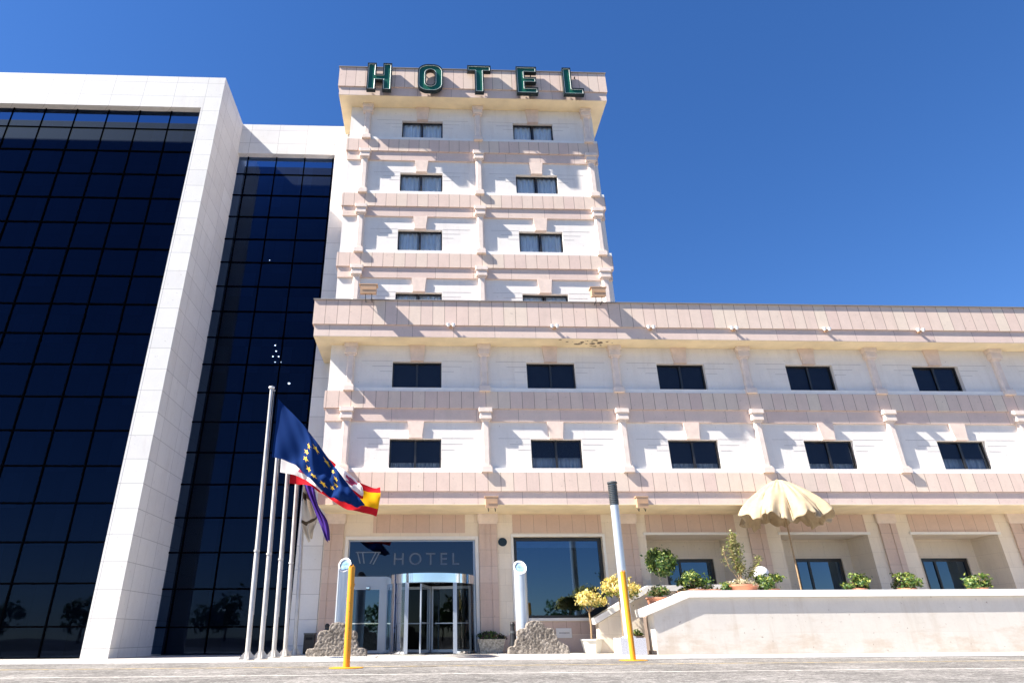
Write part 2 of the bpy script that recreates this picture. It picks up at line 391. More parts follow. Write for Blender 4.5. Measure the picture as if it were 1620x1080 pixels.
for x in COLX[:3]:
    put(pc, x, BT(2)); put(pc, x, BT(3)); put(pc, x, BT(4)); put(ptt, x, BT(5))

# windows
def window_proto(kind):
    z0, z1 = WZ0, WZ1; f = MB(); y = .16
    f.box(-WW, WW, y, y+.07, z1-.06, z1); f.box(-WW, WW, y, y+.07, z0, z0+.05)
    f.box(-WW, -WW+.06, y, y+.07, z0+.05, z1-.06); f.box(WW-.06, WW, y, y+.07, z0+.05, z1-.06)
    f.box(-.045, .045, y-.01, y+.06, z0+.05, z1-.06)
    o = f.build('window', M['winframe'], hotel)
    p = MB(); p.quad((-WW+.06,y+.04,z0+.05),(-.045,y+.04,z0+.05),(-.045,y+.04,z1-.06),(-WW+.06,y+.04,z1-.06))
    p.quad((.045,y+.03,z0+.05),(WW-.06,y+.03,z0+.05),(WW-.06,y+.03,z1-.06),(.045,y+.03,z1-.06))
    p.build('pane', M['pane'] if kind == 'curtain' else M['pane_dark'], o)
    c = MB(); c.smooth = True; n = 130; a = []
    rnd = random.Random(len(kind)+3); ph = [rnd.uniform(0, 6.28) for _ in range(3)]
    for i in range(n+1):
        x = -WW+.01 + (2*WW-.02)*i/n
        gap = max(0, 1-abs(x+.02)/.10)
        yy = (.31 if kind == 'curtain' else .42) + .045*math.sin(x*30+ph[0]+1.5*math.sin(x*5)) + .022*math.sin(x*67+ph[1]) + .05*gap
        a.append((x, yy))
    k = c.add([(x,yy,z0-.1) for x,yy in a]+[(x,yy,z1+.1) for x,yy in a])
    for i in range(n):
        if abs(a[i][0]+.02) < .05 and kind == 'curtain': continue
        c.face((k+i, k+i+1, k+n+2+i, k+n+1+i))
    c.build('curtain', M['curtain'], o, fix=False)
    if kind != 'curtain':
        zb = {'blind': z0+.14, 'half': z0+.30, 'open': z0+.52}[kind]
        s = MB(); nb = 22
        for i in range(nb):
            za = zb + (z1-zb)*i/nb; zc = zb + (z1-zb)*(i+1)/nb
            s.quad((-WW+.02,.275,za),(WW-.02,.275,za),(WW-.02,.262,zc-.004),(-WW+.02,.262,zc-.004))
        s.box(-WW+.05, WW-.05, .255, .285, zb-.03, zb)
        s.build('roller_shutter', M['blind'], o)
    r = MB(); X, Y0, Y1, A, B = WW+.15, .241, 1.4, z0-.15, z1+.15
    r.quad((-X,Y1,A),(X,Y1,A),(X,Y1,B),(-X,Y1,B)); r.quad((-X,Y0,A),(-X,Y1,A),(-X,Y1,B),(-X,Y0,B)); r.quad((X,Y0,A),(X,Y0,B),(X,Y1,B),(X,Y1,A))
    r.quad((-X,Y0,B),(-X,Y1,B),(X,Y1,B),(X,Y0,B)); r.quad((-X,Y0,A),(X,Y0,A),(X,Y1,A),(-X,Y1,A))
    r.build('room_interior', M['room'], o)
    for sgn in (-1, 1):
        gr = MB()
        for (L, z) in ((1.30, z1+.02), (.85, z1-.22), (.52, z1-.45)):
            xa, xb = sorted((sgn*(WW+.02), sgn*(WW+L))); gr.box(xa, xb, -.004, -.0005, z-.007, z+.007)
        gr.build('groove', M['groove'], o)
    return o
wp = {k: window_proto(k) for k in ('curtain', 'blind', 'half', 'open')}
for k in (2,3,4,5):
    for x in WINX[:2]: put(wp['curtain'], x, BT(k))
for x in WINX: put(wp['blind'], x, BT(1))
for i, x in enumerate(WINX): put(wp['open' if i in (1, 4) else 'half'], x, BT(0))
# keystones
def key_proto(h, name='keystone'):
    b = MB(); zt = h; zb = WZ1+.05
    b.prism([(-.26,zb),(.26,zb),(.335,zt),(-.335,zt)], -.10, -.001); b.box(-.275,.275,-.115,.10,zb-.055,zb-.001)
    return b.build(name, M['key'], hotel)
ks = key_proto(PITCH-1.272); kt = key_proto(11.82-BT(1)); ktt = key_proto(25.32-BT(5))
for x in WINX: put(ks, x, BT(0)); put(kt, x, BT(1))
for x in WINX[:2]: put(ks, x, BT(2)); put(ks, x, BT(3)); put(ks, x, BT(4)); put(ktt, x, BT(5))

# ground floor, set back under the overhang
GY = 2.0
g = MB()
EN = (.13, 5.23, 0, 4.13); BW = (6.78, 10.44, 1.20, 4.24); TR = (12.25, 15.95, 1.25, 4.30); T2 = (17.9, 21.6, 1.25, 4.30); T3 = (23.5, 27.2, 1.25, 4.30)
wall_grid(g, XL, XE, 0, 5.16, GY, [EN, BW, TR, T2, T3], .30)
g.build('ground_floor_wall', M['ground_wall'], hotel, fix=False)
b = MB(); b.box(XL, XE, -.08, GY-.004, 5.132, 5.149); b.build('soffit', M['soffit'], hotel)
# frieze panels
for (a, c) in ((1.08, 4.82), (6.77, 10.45), (12.3, 16.05), (17.95, 21.6), (23.5, 27.2)):
    b = MB(); b.box(a, c, GY-.015, GY-.001, 4.39, 5.11); b.build('frieze_panel', M['pinkpanel'], hotel)
# trims round openings
def frame_trim(h, wd, dp, bottom=False):
    a, c, z0, z1 = h; b = MB()
    b.box(a-wd, c+wd, GY-dp, GY-.002, z1, z1+wd)
    b.box(a-wd, a, GY-dp, GY-.002, z0, z1); b.box(c, c+wd, GY-dp, GY-.002, z0, z1)
    if bottom: b.box(a-wd, c+wd, GY-dp-.03, GY-.002, z0-.10, z0)
    b.build('opening_trim', M['trim'], hotel)
frame_trim(EN, .13, .03); frame_trim((BW[0],BW[1],BW[2],BW[3]), .10, .035, True)
b = MB(); b.box(BW[0]-.25, BW[1]+.25, GY-.012, GY-.001, .62, 1.08); b.build('apron_panel', M['pinkpanel'], hotel)
b = MB(); b.box(-.84, 12.2, GY-.02, GY-.001, 0.02, .60) if False else None
for (a, c) in ((XL+.01, EN[0]-.14), (EN[1]+.14, 12.0)):
    b = MB(); b.box(a, c, GY-.02, GY-.001, .02, .60); b.build('plinth', M['pil'], hotel)
for h in (TR, T2, T3):
    b = MB(); b.box(h[0]-.1, h[1]+.1, GY-.06, GY-.002, h[3], h[3]+.10); b.build('opening_trim', M['trim'], hotel)
# pilaster pairs
pp = MB(); pp.box(-.365,-.125,-.07,-.001,.0,4.80); pp.box(.125,.365,-.07,-.001,.0,4.80); pp.box(-.125,.125,-.035,-.001,.0,4.80)
po = pp.build('pilaster', M['pil'], hotel)
cp = MB(); cp.box(-.42,.42,-.12,-.001,4.80,5.131); cp.box(-.39,.39,-.095,-.001,4.74,4.80); cp.build('capital', M['column'], po)
bp_ = MB(); bp_.box(-.41,.41,-.09,-.001,.021,.58); bp_.build('base', M['pil'], po)
for i, x in enumerate((-.45, 5.75, 11.5, 16.9, 22.5, 28.2)):
    q = po if i == 0 else copy_tree(po, hotel); q.location = (x, GY-.022, 0)

# big shop window, bay two
def big_window(a, c, z0, z1, y, name='window', bars=()):
    f = MB(); t = .13
    f.box(a, c, y, y+.10, z1-t, z1); f.box(a, c, y, y+.10, z0, z0+t*.8)
    f.box(a, a+t, y, y+.10, z0+t*.8, z1-t); f.box(c-t, c, y, y+.10, z0+t*.8, z1-t)
    for x in bars: f.box(x-.04, x+.04, y, y+.1, z0+t*.8, z1-t)
    o = f.build(name, M['winframe'], hotel)
    p = MB(); p.quad((a+t,y+.05,z0+t*.8),(c-t,y+.05,z0+t*.8),(c-t,y+.05,z1-t),(a+t,y+.05,z1-t)); p.build('pane', M['pane_big'], o)
    return o
bw = big_window(BW[0]+.02, BW[1]-.02, BW[2], BW[3]-.01, GY+.24)
b = MB(); b.box(BW[0]+.16, BW[1]-.16, GY+.31, GY+.33, BW[3]-.40, BW[3]-.13); b.build('blind', M['curtain'], bw)
# terrace recesses
for h in (TR, T2, T3):
    b = MB(); a, c, z0, z1 = h; yb = GY+1.5
    wall_grid(b, a, c, z0, z1, yb, [(a+1.2, c-.4, z0+.35, z1-.78)], .12)
    b.quad((a,GY+.3,z0),(a,yb,z0),(a,yb,z1),(a,GY+.3,z1)); b.quad((c,GY+.3,z0),(c,GY+.3,z1),(c,yb,z1),(c,yb,z0))
    b.quad((a,GY+.3,z1),(a,yb,z1),(c,yb,z1),(c,GY+.3,z1)); b.quad((a,GY+.3,z0),(c,GY+.3,z0),(c,yb,z0),(a,yb,z0))
    b.build('porch_wall', M['ground_wall'], hotel, fix=False)
    o = big_window(a+1.2, c-.4, z0+.35, z1-.78, yb+.08, bars=((a+c)/2+.0,))
    r = MB(); r.quad((a+1.0,yb+1.2,z0),(c,yb+1.2,z0),(c,yb+1.2,z1),(a+1.0,yb+1.2,z1)); r.build('room_interior', M['room'], o)
# lobby interior
b = MB(); X0, X1, Y0, Y1, Z1 = -.6, 11.6, GY+.31, 9.5, 4.6
b.quad((X0,Y1,0.01),(X1,Y1,0.01),(X1,Y1,Z1),(X0,Y1,Z1)); b.quad((X0,Y0,0.01),(X0,Y1,0.01),(X0,Y1,Z1),(X0,Y0,Z1)); b.quad((X1,Y0,0.01),(X1,Y0,Z1),(X1,Y1,Z1),(X1,Y1,0.01))
b.quad((X0,Y0,Z1),(X0,Y1,Z1),(X1,Y1,Z1),(X1,Y0,Z1)); b.quad((X0,GY+.31,.012),(X1,GY+.31,.012),(X1,Y1,.012),(X0,Y1,.012))
for x in (1.2, 4.6, 8.0): b.box(x, x+.4, 6.0, 6.4, .02, 4.55)
b.build('lobby_interior', M['lobby'], hotel)

# entrance glazing: transom with lettering, side door, revolving door
EY = GY+.14
f = MB()
f.box(EN[0], EN[1], EY-.03, EY+.05, EN[3]-.06, EN[3]); f.box(EN[0], EN[0]+.05, EY-.03, EY+.05, 2.30, EN[3]-.06); f.box(EN[1]-.09, EN[1], EY-.05, EY+.05, 0, EN[3]-.06)
f.box(EN[0], 1.70, EY-.04, EY+.06, 2.36, 2.74); f.box(EN[0], .36, EY-.03, EY+.05, 0, 2.36); f.box(1.56, 1.70, EY-.05, EY+.06, 0, 2.36)
gz = f.build('entrance_glazing', M['doorframe'], hotel)
p = MB(); p.quad((EN[0]+.05,EY,2.74),(EN[1]-.09,EY,2.74),(EN[1]-.09,EY,EN[3]-.06),(EN[0]+.05,EY,EN[3]-.06)); p.build('transom_pane', M['pane_transom'], gz)
# etched words and mark on the transom
cu = bpy.data.curves.new('lettering', 'FONT'); cu.body = 'HOTEL'; cu.size = .66; cu.space_character = 1.42; cu.extrude = .002
to = bpy.data.objects.new('tmp', cu); COL.objects.link(to); bpy.context.view_layer.update()
me = bpy.data.meshes.new_from_object(to); bpy.data.objects.remove(to)
xs = [v.co.x for v in me.vertices]; sx = 2.62/(max(xs)-min(xs)); x0 = min(xs)
for v in me.vertices: v.co = Vector(((v.co.x-x0)*sx+1.96, EY-.006-v.co.z*.5, v.co.y+3.18))
me.materials.append(M['etch']); lo = bpy.data.objects.new('lettering', me); COL.objects.link(lo); lo.parent = gz
b = MB()
def stroke(x0, z0, x1, z1, w_): b.prism([(x0-w_/2,z0),(x0+w_/2,z0),(x1+w_/2,z1),(x1-w_/2,z1)] if z1 > z0 else [(x1-w_/2,z1),(x1+w_/2,z1),(x0+w_/2,z0),(x0-w_/2,z0)], EY-.007, EY-.004)
stroke(.62,3.24,.50,3.64,.05); stroke(.78,3.24,.70,3.64,.05); stroke(1.02,3.24,1.22,3.64,.05); stroke(1.14,3.20,1.36,3.64,.05); b.box(.42,1.42,EY-.0075,EY-.0045,3.64,3.68)
b.build('emblem', M['etch'], gz)
# side door
d = MB(); d.box(.36,1.56,EY-.02,EY+.03,2.26,2.36); d.box(.36,.43,EY-.02,EY+.03,0.02,2.26); d.box(1.44,1.56,EY-.02,EY+.03,0.02,2.26); d.box(.43,1.44,EY-.02,EY+.03,.02,.12)
sd = d.build('side_door', M['doorframe'], hotel)
p = MB(); p.quad((.43,EY,.12),(1.44,EY,.12),(1.44,EY,2.26),(.43,EY,2.26)); p.build('pane', M['pane_big'], sd)
b = MB(); b.box(.40,1.48,EY-.08,EY-.05,1.03,1.07); b.build('push_bar', M['chrome'], sd)
b = MB(); b.lathe([(.05,0),(.11,.03),(.11,.09),(.05,.12)], 16, (1.0,EY-.12,2.25)); b.build('door_closer', M['chrome'], sd)
# revolving door
rd = MB(); CX, CY, RR = 3.44, GY, 1.74
def arc(mb, a0, a1, r0, r1, z0, z1, n=40):
    pts = []
    for i in range(n+1):
        a = a0+(a1-a0)*i/n; pts.append((math.cos(a), math.sin(a)))
    o = mb.smooth; mb.smooth = True
    A = mb.add([(CX+c*r1,CY+s*r1,z0) for c,s in pts]+[(CX+c*r1,CY+s*r1,z1) for c,s in pts])
    B = mb.add([(CX+c*r0,CY+s*r0,z0) for c,s in pts]+[(CX+c*r0,CY+s*r0,z1) for c,s in pts]); q = n+1
    for i in range(n):
        mb.face((A+i,A+i+1,A+q+i+1,A+q+i)); mb.face((B+i+1,B+i,B+q+i,B+q+i+1))
    mb.smooth = False
    for i in range(n):
        mb.face((A+q+i,A+q+i+1,B+q+i+1,B+q+i)); mb.face((A+i+1,A+i,B+i,B+i+1))
    mb.smooth = o
PI = math.pi
dr = MB(); arc(dr, PI, 2*PI, RR-.06, RR, 2.40, 2.72)
k = dr.add([(CX+RR*.97*math.cos(PI+PI*i/40), CY+RR*.97*math.sin(PI+PI*i/40), 2.70) for i in range(41)]); dr.face(range(k, k+41))
k = dr.add([(CX+RR*.97*math.cos(PI+PI*i/40), CY+RR*.97*math.sin(PI+PI*i/40), 2.43) for i in range(41)]); dr.face(range(k+40, k-1, -1))
rev = dr.build('revolving_door', M['chrome'], hotel)
def post(a, w_=.07):
    mb = MB(); x, y = CX+math.cos(a)*(RR-.03), CY+math.sin(a)*(RR-.03); mb.box(x-w_, x+w_, y-.05, y+.05, .03, 2.40); return mb.build('post', M['doorframe'], rev)
def sheet(mb, a0, a1, n=24):
    mb.smooth = True; k = mb.add([(CX+(RR-.035)*math.cos(a0+(a1-a0)*i/n), CY+(RR-.035)*math.sin(a0+(a1-a0)*i/n), z) for z in (.10, 2.40) for i in range(n+1)])
    for i in range(n): mb.face((k+i, k+i+1, k+n+2+i, k+n+1+i))
aL, aR = PI+1.04, 2*PI-1.01
post(aL); post(aR); post(PI+.04, .04); post(2*PI-.04, .04)
gl = MB(); sheet(gl, PI+.08, aL-.04); gl.build('curved_pane', M['pane_door'], rev)
gl = MB(); sheet(gl, aR+.04, 2*PI-.08); gl.build('curved_pane', M['pane_door'], rev)
rg = MB(); arc(rg, PI, aL, RR-.06, RR+.01, .02, .10, 24); arc(rg, aR, 2*PI, RR-.06, RR+.01, .02, .10, 24); rg.build('floor_ring', M['chrome'], rev)
for a in (PI+1.35, PI+1.35+PI/2, PI+1.35-PI/2, PI*2+1.35):
    wg = MB(); c_, s_ = math.cos(a), math.sin(a)
    def seg(r0, r1, z0, z1, t=.025):
        n_ = (-s_*t, c_*t)
        k = wg.add([(CX+c_*r0-n_[0],CY+s_*r0-n_[1],z0),(CX+c_*r1-n_[0],CY+s_*r1-n_[1],z0),(CX+c_*r1+n_[0],CY+s_*r1+n_[1],z0),(CX+c_*r0+n_[0],CY+s_*r0+n_[1],z0),
                    (CX+c_*r0-n_[0],CY+s_*r0-n_[1],z1),(CX+c_*r1-n_[0],CY+s_*r1-n_[1],z1),(CX+c_*r1+n_[0],CY+s_*r1+n_[1],z1),(CX+c_*r0+n_[0],CY+s_*r0+n_[1],z1)])
        for q in ((3,2,1,0),(4,5,6,7),(0,1,5,4),(1,2,6,5),(2,3,7,6),(3,0,4,7)): wg.face([k+i for i in q])
    seg(.06,.12,.04,2.36); seg(1.52,1.60,.04,2.36); seg(.12,1.52,.04,.14); seg(.12,1.52,2.26,2.36); seg(.2,1.5,1.02,1.06)
    dl = wg.build('door_leaf', M['doorframe'], rev)
    gp = MB(); gp.quad((CX+c_*.12,CY+s_*.12,.14),(CX+c_*1.52,CY+s_*1.52,.14),(CX+c_*1.52,CY+s_*1.52,2.26),(CX+c_*.12,CY+s_*.12,2.26)); gp.build('pane', M['pane_door'], dl)
# fixings on the ground floor wall
b = MB(); n = 28
poly = [(6.34+.18*math.cos(2*PI*i/n), 4.03+.165*math.sin(2*PI*i/n)) for i in range(n)]; b.prism(poly, GY-.03, GY-.001)
pq = b.build('wall_plaque', M['plaque']); tag(pq, 'dark round metal plaque on the wall beside the large window', 'plaque')
b = MB(); b.box(8.28, 8.88, GY-.05, GY-.021, .50, .84)
sp = b.build('wall_sign', M['trim']); tag(sp, 'small pale wall plate with a line of dark marks behind the right carved stone', 'sign')
b = MB()
for i in range(9): b.box(8.40+i*.045, 8.40+i*.045+.026, GY-.054, GY-.0505, .655, .69)
b.build('lettering', M['ink'], sp)

# rooftop sign
sign = thing('rooftop_sign', 'large green letters outlined in white spelling HOTEL along the top of the tower', 'sign', (5.4, -1.12, 25.3))
def offset_poly(poly, d):
    n = len(poly); out = []
    for i in range(n):
        p0, p1, p2 = Vector(poly[i-1]), Vector(poly[i]), Vector(poly[(i+1) % n])
        e1 = (p1-p0).normalized(); e2 = (p2-p1).normalized(); n1 = Vector((-e1.y, e1.x)); n2 = Vector((-e2.y, e2.x))
        b_ = n1+n2; l = b_.length_squared
        q = p1 + (b_*(2*d/l) if l > 1e-6 else n1*d); out.append((q.x, q.y))
    return out
LH = 1.82
def rrect(x0, x1, z0, z1, r, n=8):
    pts = []
    for cx, cz, a0 in ((x1-r,z0+r,-PI/2),(x1-r,z1-r,0),(x0+r,z1-r,PI/2),(x0+r,z0+r,PI)):
        for i in range(n+1): a = a0+PI/2*i/n; pts.append((cx+r*math.cos(a), cz+r*math.sin(a)))
    return pts
w_, t_ = 1.24, .45
letters = {
 'H': (-.04, [[(0,0),(t_,0),(t_,.66),(w_-t_,.66),(w_-t_,0),(w_,0),(w_,LH),(w_-t_,LH),(w_-t_,1.06),(t_,1.06),(t_,LH),(0,LH)]]),
 'O': (2.52, [rrect(0,1.28,0,LH,.5), rrect(.42,.86,.38,LH-.38,.21)[::-1]]),
 'T': (5.04, [[(.38,0),(.84,0),(.84,LH-.38),(1.21,LH-.38),(1.21,LH),(0,LH),(0,LH-.38),(.38,LH-.38)]]),
 'E': (7.54, [[(0,0),(1.09,0),(1.09,.38),(.44,.38),(.44,.74),(1.02,.74),(1.02,1.10),(.44,1.10),(.44,LH-.38),(1.06,LH-.38),(1.06,LH),(0,LH)]]),
 'L': (9.93, [[(0,0),(1.04,0),(1.04,.40),(.45,.40),(.45,LH),(0,LH)]]),
}
def fill_poly(loops, y, mb):
    bm = bmesh.new(); es = []
    for lp in loops:
        vs = [bm.verts.new((x, y, z)) for x, z in lp]
        es += [bm.edges.new((vs[i], vs[(i+1) % len(vs)])) for i in range(len(vs))]
    bmesh.ops.triangle_fill(bm, edges=es, use_beauty=True)
    bm.verts.index_update(); k = mb.add([v.co[:] for v in bm.verts])
    for f in bm.faces: mb.face([k+v.index for v in f.verts])
    bm.free()
for ch, (lx, loops) in letters.items():
    ox, oz = lx-5.4, .06
    L = [[(x+ox, z+oz) for x, z in lp] for lp in loops]
    b = MB(); D0, D1 = -.06, .16          # front and back of the tray
    ins = [offset_poly(lp, .038) for lp in L]
    fill_poly(L, D1, b)
    for lp in L:
        n = len(lp)
        k = b.add([(x,D0,z) for x,z in lp]+[(x,D1,z) for x,z in lp])
        for i in range(n): j = (i+1) % n; b.face((k+i, k+j, k+n+j, k+n+i))
    for lo_, li in zip(L, ins):
        n = len(lo_)
        k = b.add([(x,D0,z) for x,z in lo_]+[(x,D0,z) for x,z in li]+[(x,0.0,z) for x,z in li])
        for i in range(n):
            j = (i+1) % n; b.face((k+i,k+j,k+n+j,k+n+i)); b.face((k+n+i,k+n+j,k+2*n+j,k+2*n+i))
    o = b.build('letter', M['signdark'], sign)
    b = MB(); fill_poly(ins, .0, b); b.build('green_face', M['green'], o)
    b = MB()
    for lp in L:
        q = offset_poly(lp, .066)
        for i in range(len(q)): b.tube([(q[i-1][0],-.03,q[i-1][1]),(q[i][0],-.03,q[i][1])], .012, 6)
    b.build('neon_tube', M['neon'], o)
b = MB()
for lx in (.0,.9,2.8,3.4,5.5,5.75,7.8,8.3,10.1,10.6): b.box(lx-5.4, lx-5.4+.05, .16, .27, .35, .40); b.box(lx-5.4, lx-5.4+.05, .16, .27, 1.45, 1.50)
b.build('bracket', M['signdark'], sign)

# ------------------------------------------------------------------ neighbouring glass building
nb = thing('glass_building', 'dark blue glass office block framed in white stone beside the hotel', 'building', (-4, 2, 0))
def nbuild(mb, name, mat, parent=nb, fix=True):
    mb.v = [(x+4, y-2, z) for x, y, z in mb.v]; return mb.build(name, mat, parent, fix=fix)
FX0, FX1, FT, FH = -7.04, -1.92, 25.9, 23.9
b = MB(); b.box(FX0, FX1, 2.0, 2.6, FH, FT); b.box(FX1+.001, XL-.012, 2.0, 2.6, 0, FT); nbuild(b, 'stone_frame', M['frame_stone'])
b = MB(); b.box(FX0-.3, FX1+.02, 2.30, 2.34, .05, FH+.02)
gq = MB(); gq.quad((FX0,2.32,0.05),(FX1+.01,2.32,0.05),(FX1+.01,2.32,FH+.01),(FX0,2.32,FH+.01)); nbuild(gq, 'curtain_wall', M['towerglass'])
m = MB()
for i in range(5):
    x = -2.05-1.5*i
    if x > FX0: m.box(x-.025, x+.025, 2.27, 2.318, .05, FH)
z = 22.74
while z > .5: m.box(FX0, FX1, 2.275, 2.3185, z-.03, z+.03); z -= 1.361
nbuild(m, 'mullion_grid', M['mullion'])
m = MB(); m.quad((FX0,3.3,0),(FX1+.3,3.3,0),(FX1+.3,3.3,FH+.2),(FX0,3.3,FH+.2)); m.quad((FX1+.3,2.62,0),(FX1+.3,2.62,FH+.2),(FX1+.3,3.3,FH+.2),(FX1+.3,3.3,0)); nbuild(m, 'dark_interior', M['glass_patches'])
# projecting part of the same building
WYF = -1.15; WXL = -26.0
b = MB(); b.box(FX0-.9, FX0, WYF, 3.4, 0, FT); b.box(WXL, FX0-.901, WYF, WYF+.6, FH, FT); b.box(WXL-1.0, WXL-.001, WYF, WYF+9, 0, FT); nbuild(b, 'stone_frame', M['frame_stone'])
gq = MB(); gq.quad((WXL,WYF+.32,0.05),(FX0-.9,WYF+.32,0.05),(FX0-.9,WYF+.32,FH+.01),(WXL,WYF+.32,FH+.01)); nbuild(gq, 'curtain_wall', M['towerglass'])
m = MB(); x = FX0-.9-1.5
while x > WXL: m.box(x-.025, x+.025, WYF+.27, WYF+.318, .05, FH); x -= 1.5
z = 22.74
while z > .5: m.box(WXL, FX0-.9, WYF+.275, WYF+.3185, z-.03, z+.03); z -= 1.361
nbuild(m, 'mullion_grid', M['mullion'])
m = MB(); m.quad((WXL,WYF+1.3,0),(FX0-.9,WYF+1.3,0),(FX0-.9,WYF+1.3,FH+.2),(WXL,WYF+1.3,FH+.2)); nbuild(m, 'dark_interior', M['glass_patches'])
# lamps glowing behind the glass
lampm = emit('lamp_glow', (1,.96,.9), 3.)
spots = [(427,549,1),(430.5,557,1),(426.5,565,1),(434,565,1),(430,573,.7),(437.5,573,1),(452,605,1.6),(417,407,.6)]
LAMPPOS = [(-3.94,12.95),(-3.86,12.65),(-3.98,12.38),(-3.72,12.38),(-3.85,12.10),(-3.60,12.10),(-3.10,11.05),(-4.75,17.6)]
lab = ['glowing lamp at the top of the cluster inside the dark glass','glowing lamp just below the topmost one of the cluster in the dark glass','left glowing lamp of the middle pair inside the dark glass','right glowing lamp of the middle pair inside the dark glass',
       'faintest glowing lamp of the lowest pair inside the dark glass','right lamp of the lowest pair in the cluster inside the dark glass','largest glowing lamp alone in the dark glass above the flagpole top','tiny glowing lamp alone high in the dark glass']
for (x, z), s_, l in zip(LAMPPOS, [q[2] for q in spots], lab):
    b = MB(); b.lathe([(.012,-.035),(.05,-.03),(.06,0),(.05,.03),(.012,.035)], 12); o = b.build('ceiling_lamp', lampm, loc=(x, 2.55, z)); o.scale = (s_*.55, s_*.55, s_*.55)
    tag(o, l, 'lamp', 'lamps inside the glass building')

# ------------------------------------------------------------------ lights fixed on the hotel
def floodlight(name, label, loc, group, w_=.78, hang=False, tilt=R(25)):
    t = thing(name, label, 'floodlight', loc, 0, group)
    b = MB(); h = w_/2
    prof = [(-.13,.0),(.13,.06),(.16,.40),(-.16,.40)]   # y,z
    k = b.add([(-h*.86,y,z) for y,z in prof]+[(h*.86,y,z) for y,z in prof])
    for q in ((0,1,2,3),(7,6,5,4),(0,4,5,1),(1,5,6,2),(2,6,7,3),(3,7,4,0)): b.face([k+i for i in q])
    b.box(-h, h, -.17, .17, .401, .44)
    b.box(-h*.8, h*.8, -.165, -.161, .20, .24)
    bo = b.build('lamp_body', M['lightmetal'], t)
    b = MB(); b.box(-h*.7,h*.7,.0,.12,.441,.45); b.build('lamp_glass', M['lens'], t)
    b = MB()
    for x in (-.11, .15):
        if hang: b.tube([(x,.05,.0),(x,.10,-.08),(x,.30,.10)], .016, 6)
        else: b.tube([(x,.0,.05),(x,.03,-.16),(x,.32,-.18),(x,.42,-.10)], .018, 6)
    b.build('bracket', M['winframe'], t)
    return t
floodlight('floodlight', 'boxy floodlight on the low wing parapet beside the left tower column', (.70,-1.24,13.60), 'floodlights on the parapet')
floodlight('floodlight', 'boxy floodlight on the low wing parapet beside the right tower column', (10.46,-1.24,13.60), 'floodlights on the parapet', .70)
floodlight('floodlight', 'boxy floodlight under the overhang at the column right of the entrance', (5.74,-.15,4.98), 'floodlights under the overhang', .52, True)
floodlight('floodlight', 'boxy floodlight under the overhang behind the tall grey lamp post', (11.55,-.15,4.98), 'floodlights under the overhang', .50, True)
for i, (x, l) in enumerate(((4.18,'twin spotlight on the cornice above the middle column, nearest the hotel corner'),(8.53,'twin spotlight on the cornice above the second window of the low wing'),
              (12.62,'twin spotlight on the cornice just right of the tower'),(16.19,'twin spotlight on the cornice near the fourth column'),(20.2,'twin spotlight on the cornice near the fifth column'),(24.3,'rightmost twin spotlight on the long cornice'))):
    t = thing('spotlight', l, 'spotlight', (x,-.93,12.28), 0, 'twin spotlights along the cornice')
    b = MB(); b.box(-.06,.06,-.10,.10,-.03,.03); b.build('mount', M['lightmetal'], t)
    for s_ in (-1, 1):
        b = MB(); b.lathe([(.045,-.06),(.065,.0),(.07,.06),(.02,.065)], 12, (s_*.11,-.10,.04)); b.build('lamp_head', M['white'], t)

# ------------------------------------------------------------------ flagpoles and flags
POLES = [(-1.83,-3.9),(-1.65,-3.05),(-1.61,-1.5),(-1.50,-.3),(-1.41,.9)]
plabel = ['nearest grey flagpole, flying the blue flag with gold stars','second flagpole, flying the red and white quartered flag','middle flagpole, flying the red and yellow flag','fourth flagpole, with the hanging purple flag','flagpole nearest the hotel wall, with the hanging cream flag']
PH = 8.36
for (x, y), l, PH in zip(POLES, plabel, (8.36, 7.9, 7.5, 7.15, 6.85)):
    t = thing('flagpole', l, 'flagpole', (x,y,0), 0, 'flagpoles in a row'); t.rotation_euler = (0, -R(1.85), 0)
    b = MB(); b.lathe([(.075,0),(.072,2.9),(.068,2.91),(.055,PH-.06),(.055,PH)], 14); b.build('pole', M['pole'], t)
    b = MB(); b.lathe([(.055,0),(.10,.02),(.10,.07),(.03,.10)], 14, (0,0,PH)); b.build('finial', M['white'], t)
    b = MB(); b.lathe([(.22,0),(.22,.025),(.10,.03),(.09,.16)], 14); 
    for a in range(4):
        c_, s_ = math.cos(a*PI/2+.4), math.sin(a*PI/2+.4)
        k = b.add([(c_*.07,s_*.07,.03),(c_*.25,s_*.25,.03),(c_*.07,s_*.07,.24),(c_*.07-s_*.01,s_*.07+c_*.01,.03),(c_*.25-s_*.01,s_*.25+c_*.01,.03),(c_*.07-s_*.01,s_*.07+c_*.01,.24)])
        b.face((k,k+1,k+2)); b.face((k+5,k+4,k+3)); b.face((k+1,k+4,k+5,k+2)); b.face((k,k+2,k+5,k+3)); b.face((k,k+3,k+4,k+1))
    b.build('base', M['pole'], t)
    b = MB(); b.tube([(.10,-.02,PH-.08),(.09,-.03,4.),(.085,-.02,1.2)], .006, 5); b.tube([(.02,0,PH-.05),(.13,-.02,PH-.07)], .02, 6); b.lathe([(.09,0),(.09,.05)], 12, (0,0,3.0)); b.build('halyard', M['rope'], t)

